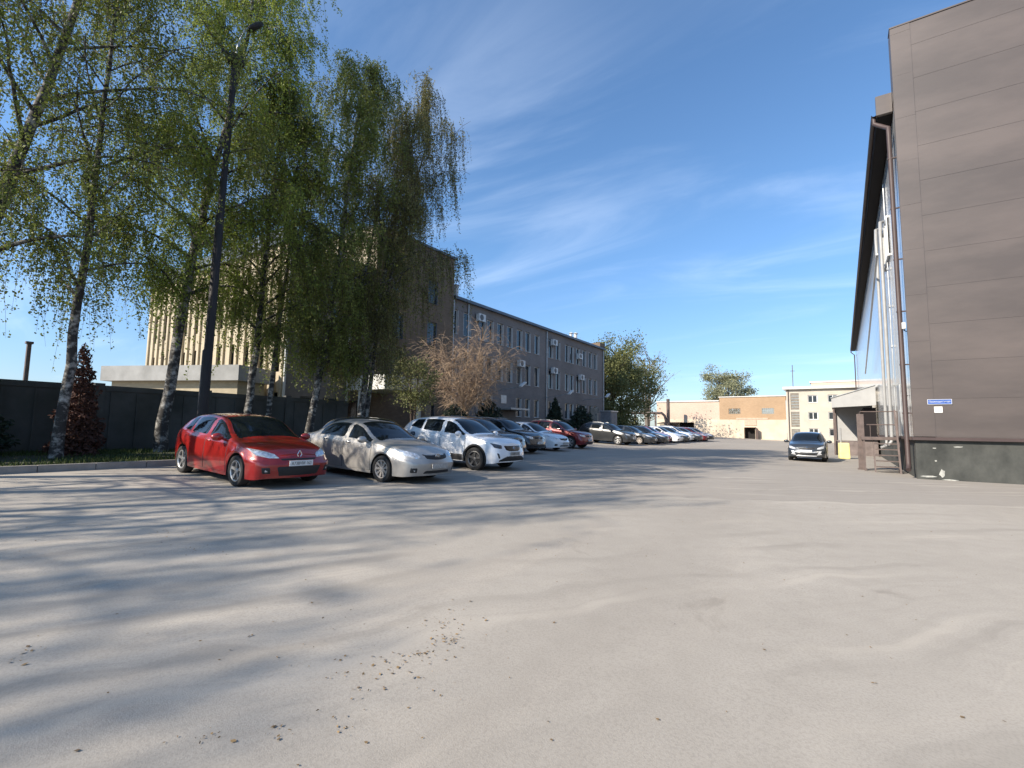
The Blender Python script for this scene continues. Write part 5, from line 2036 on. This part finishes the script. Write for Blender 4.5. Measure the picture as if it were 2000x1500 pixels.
def leafy(name, label, loc, h, r, seed, m, n=9000, size=.14, low=.2, nlimb=16, stems=1, clump=.5, rz=None, nclump=150, group=None, twig=M_TWIG):
    """broadleaf tree: limbs, branches and leaf clumps gathered at branch ends"""
    rs = random.Random(seed)
    rg = np.random.default_rng(seed)
    root = thing(name, label, "tree", loc, group=group)
    tr = MB()
    ends = []
    for s_ in range(stems):
        a0 = 2 * PI * s_ / stems
        top = Vector((math.cos(a0) * r * .35 * (stems > 1), math.sin(a0) * r * .35 * (stems > 1), h * rs.uniform(.8, .95)))
        tr.tube([(0, 0, -.1), top * .5 + Vector((rs.gauss(0, .1), rs.gauss(0, .1), 0)), top], [h * .018, h * .011, h * .003], 7)
        for i in range(nlimb):
            f = low + (.95 - low) * (i + rs.random()) / nlimb
            p = top * f
            a = i * 2.4 + rs.uniform(-.4, .4)
            ln = r * rs.uniform(.7, 1.1) * (math.sin(PI * min(1, (f - low * .5) / (1.1 - low * .5))) ** .6 + .12)
            d = Vector((math.cos(a), math.sin(a), rs.uniform(.3, 1.0))).normalized()
            q = [p, p + d * ln * .5, p + d * ln + Vector((0, 0, ln * .1))]
            tr.tube(q, [h * .006, h * .004, h * .0012], 5, cap=False)
            for _ in range(5):
                e0 = q[1].lerp(q[2], rs.random())
                dd = (d + Vector((rs.gauss(0, .6), rs.gauss(0, .6), rs.gauss(.1, .4)))).normalized()
                e1 = e0 + dd * ln * rs.uniform(.2, .5)
                tr.tube([e0, e1], [h * .0018, h * .0006], 4, cap=False)
                ends += [e1, e0.lerp(e1, .5)]
            ends.append(q[2])
    put("trunk", tr, twig, root)
    E = np.array([tuple(e) for e in ends])
    ci = rg.integers(0, len(E), nclump)
    C = E[ci] + rg.normal(0, clump * .4, (nclump, 3))
    k = rg.integers(0, nclump, n)
    P = C[k] + rg.normal(0, clump, (n, 3)) * np.array([1, 1, .8])
    P[:, 2] = np.maximum(P[:, 2], h * low * .35)
    ct = rg.random(nclump)
    V = leaf_quads(rg, P, size)
    link("crown", np_mesh("crown", V, np.arange(len(V)).reshape(-1, 4), m, np.repeat(np.clip(ct[k] * .6 + rg.random(n) * .4, 0, 1), 4)), root)
    return root


M_WILLOW = mat("willow_leaf", (0.100, 0.118, 0.034), 0.7, col2=(0.220, 0.225, 0.090), attr="tint", transl=.3)
M_OLIVE = mat("olive_leaf", (0.20, 0.21, 0.11), 0.7, col2=(0.34, 0.34, 0.21), attr="tint", transl=.3)
M_GREYT = mat("grey_twig", (0.16, 0.135, 0.11), 0.9)
M_TAN = mat("tan_twig", (0.36, 0.26, 0.175), 0.85, var=0.25, scale=3)
leafy("willow_tree", "big green tree just beyond the far corner of the grey wing", (-26.5, 62.5, .4), 13.6, 4.2, 41, M_WILLOW, n=24000, size=.17, low=.06, stems=4, clump=.6, nclump=380)
leafy("willow_tree", "lower green tree spreading right of the big one by the pipe arch", (-27.5, 71, .4), 11.5, 4.6, 42, M_WILLOW, n=15000, size=.18, low=.06, stems=4, clump=.65, nclump=260)
leafy("bare_tree", "thin grey bare tree rising over the roof end of the grey wing", (-33, 62, 0), 15.6, 3.5, 43, M_OLIVE, n=900, size=.12, stems=3, clump=.4, twig=M_GREYT)
leafy("bare_tree", "wispy grey bare tree right of the big green tree", (-33, 98, 0), 18.5, 4.5, 44, M_OLIVE, n=900, size=.12, stems=4, clump=.5, twig=M_GREYT)
leafy("round_tree", "rounded olive tree behind the orange brick workshop", (-19.2, 106, 0), 13.0, 4.0, 45, M_OLIVE, n=15000, size=.2, low=.22, stems=4, clump=.55, nclump=240, twig=M_GREYT)
leafy("young_tree", "small yellow-green tree left of the bare tan tree", (-18.7, 18.2, .55), 4.6, 1.05, 46, M_WILLOW, n=4200, size=.07, low=.35, stems=2, clump=.22, nclump=160)


def bare_willow(label, loc, h, r, seed):
    rs = random.Random(seed)
    root = thing("bare_tree", label, "tree", loc)
    tr = MB()
    tr.tube([(0, 0, -.1), (.05, .05, h * .12), (0.0, .1, h * .28)], [.20, .16, .13], 9)
    cr = MB()
    for i in range(22):
        a = i * 2.4 + rs.uniform(-.3, .3)
        f = rs.uniform(.16, .28)
        d = Vector((math.cos(a), math.sin(a), rs.uniform(.9, 3.2))).normalized()
        p = Vector((0, .06, f * h))
        ln = r * rs.uniform(.9, 1.3)
        line = [p]
        for s_ in range(6):
            d = (d + Vector((rs.gauss(0, .12), rs.gauss(0, .12), -.035 * s_))).normalized()
            p = p + d * ln / 6
            line.append(p)
        tr.tube(line, [.038 * (1 - .8 * k / 6) for k in range(7)], 6, cap=False)
        for _ in range(22):
            k = rs.randint(1, 6)
            b = line[k]
            e = (d * .6 + Vector((rs.gauss(0, .7), rs.gauss(0, .7), rs.gauss(.55, .5)))).normalized()
            l2 = rs.uniform(.6, 1.3) * r * .42
            ll = [b]
            q = b
            for s_ in range(4):
                e = (e + Vector((rs.gauss(0, .12), rs.gauss(0, .12), -.10))).normalized()
                q = q + e * l2 / 4
                ll.append(q)
            cr.tube(ll, [.011, .009, .008, .006, .005], 4, cap=False)
            for _ in range(9):
                k2 = rs.randint(1, 4)
                e2 = (e + Vector((rs.gauss(0, .6), rs.gauss(0, .6), rs.gauss(-.1, .5)))).normalized()
                l3 = rs.uniform(.35, .9) * r * .25
                m1 = ll[k2] + e2 * l3 * .5
                cr.tube([ll[k2], m1, m1 + (e2 + Vector((0, 0, -.5))).normalized() * l3 * .6], [.007, .006, .005], 3, cap=False)
    put("trunk", tr, M_TAN, root)
    link("crown", cr.mesh("crown", M_TAN, recalc=False), root)


bare_willow("bare tan tree with arching branches in front of the grey wing", (-18.6, 22.4, .5), 8.0, 3.5, 51)

# ------------------------------------------------------------------ lamp post
M_POLE = mat("dark_pole", (0.014, 0.011, 0.010), 0.7, var=.3, scale=2)
lp = thing("lamp_post", "tall dark lamp post behind the red hatchback", "lamp post", (-14.85, 6.36, .55))
mb = MB()
mb.tube([(0, 0, -.1), (0, 0.02, 3.0), (0, 0.04, 3.05), (0, 0.09, 7.0), (0, .10, 7.05), (0, .20, 12.0)], [.135, .13, .115, .11, .09, .08], 14)
put("pole", mb, M_POLE, lp, smooth=True)
mb = MB()
mb.lathe([(.09, -.16), (.26, -.12), (.27, .03), (.15, .09), (.10, .16), (.0, .17)], 14, axis='z', o=(0, .20, 12.0))
mb.box(-.05, .05, -.20, .0, 11.98, 12.10)
put("collar", mb, M_POLE, lp, smooth=True)
mb = MB()
mb.tube([(0, .2, 12.05), (.02, .26, 12.6), (.05, .42, 13.1), (.1, .55, 13.3)], .035, 8)
put("arm", mb, M_GALV, lp, smooth=True)
mb = MB()
rows = []
for i, t in enumerate(np.linspace(0, 1, 9)):
    w = .25 * math.sin(PI * min(.98, .12 + t * .80)) ** .6
    rows.append([(.1 + math.cos(a) * w, .45 + t * .42 + 0 * a, 13.15 + t * .42 + math.sin(a) * w * .55) for a in np.linspace(0, 2 * PI, 13)])
mb.grid(rows)
mb.f.append(tuple(range(12)))
mb.m.append(0)
n_ = len(mb.v) - 13
mb.f.append(tuple(range(n_, n_ + 12)))
mb.m.append(0)
put("lamp_head", mb, M_POLE, lp, smooth=True)
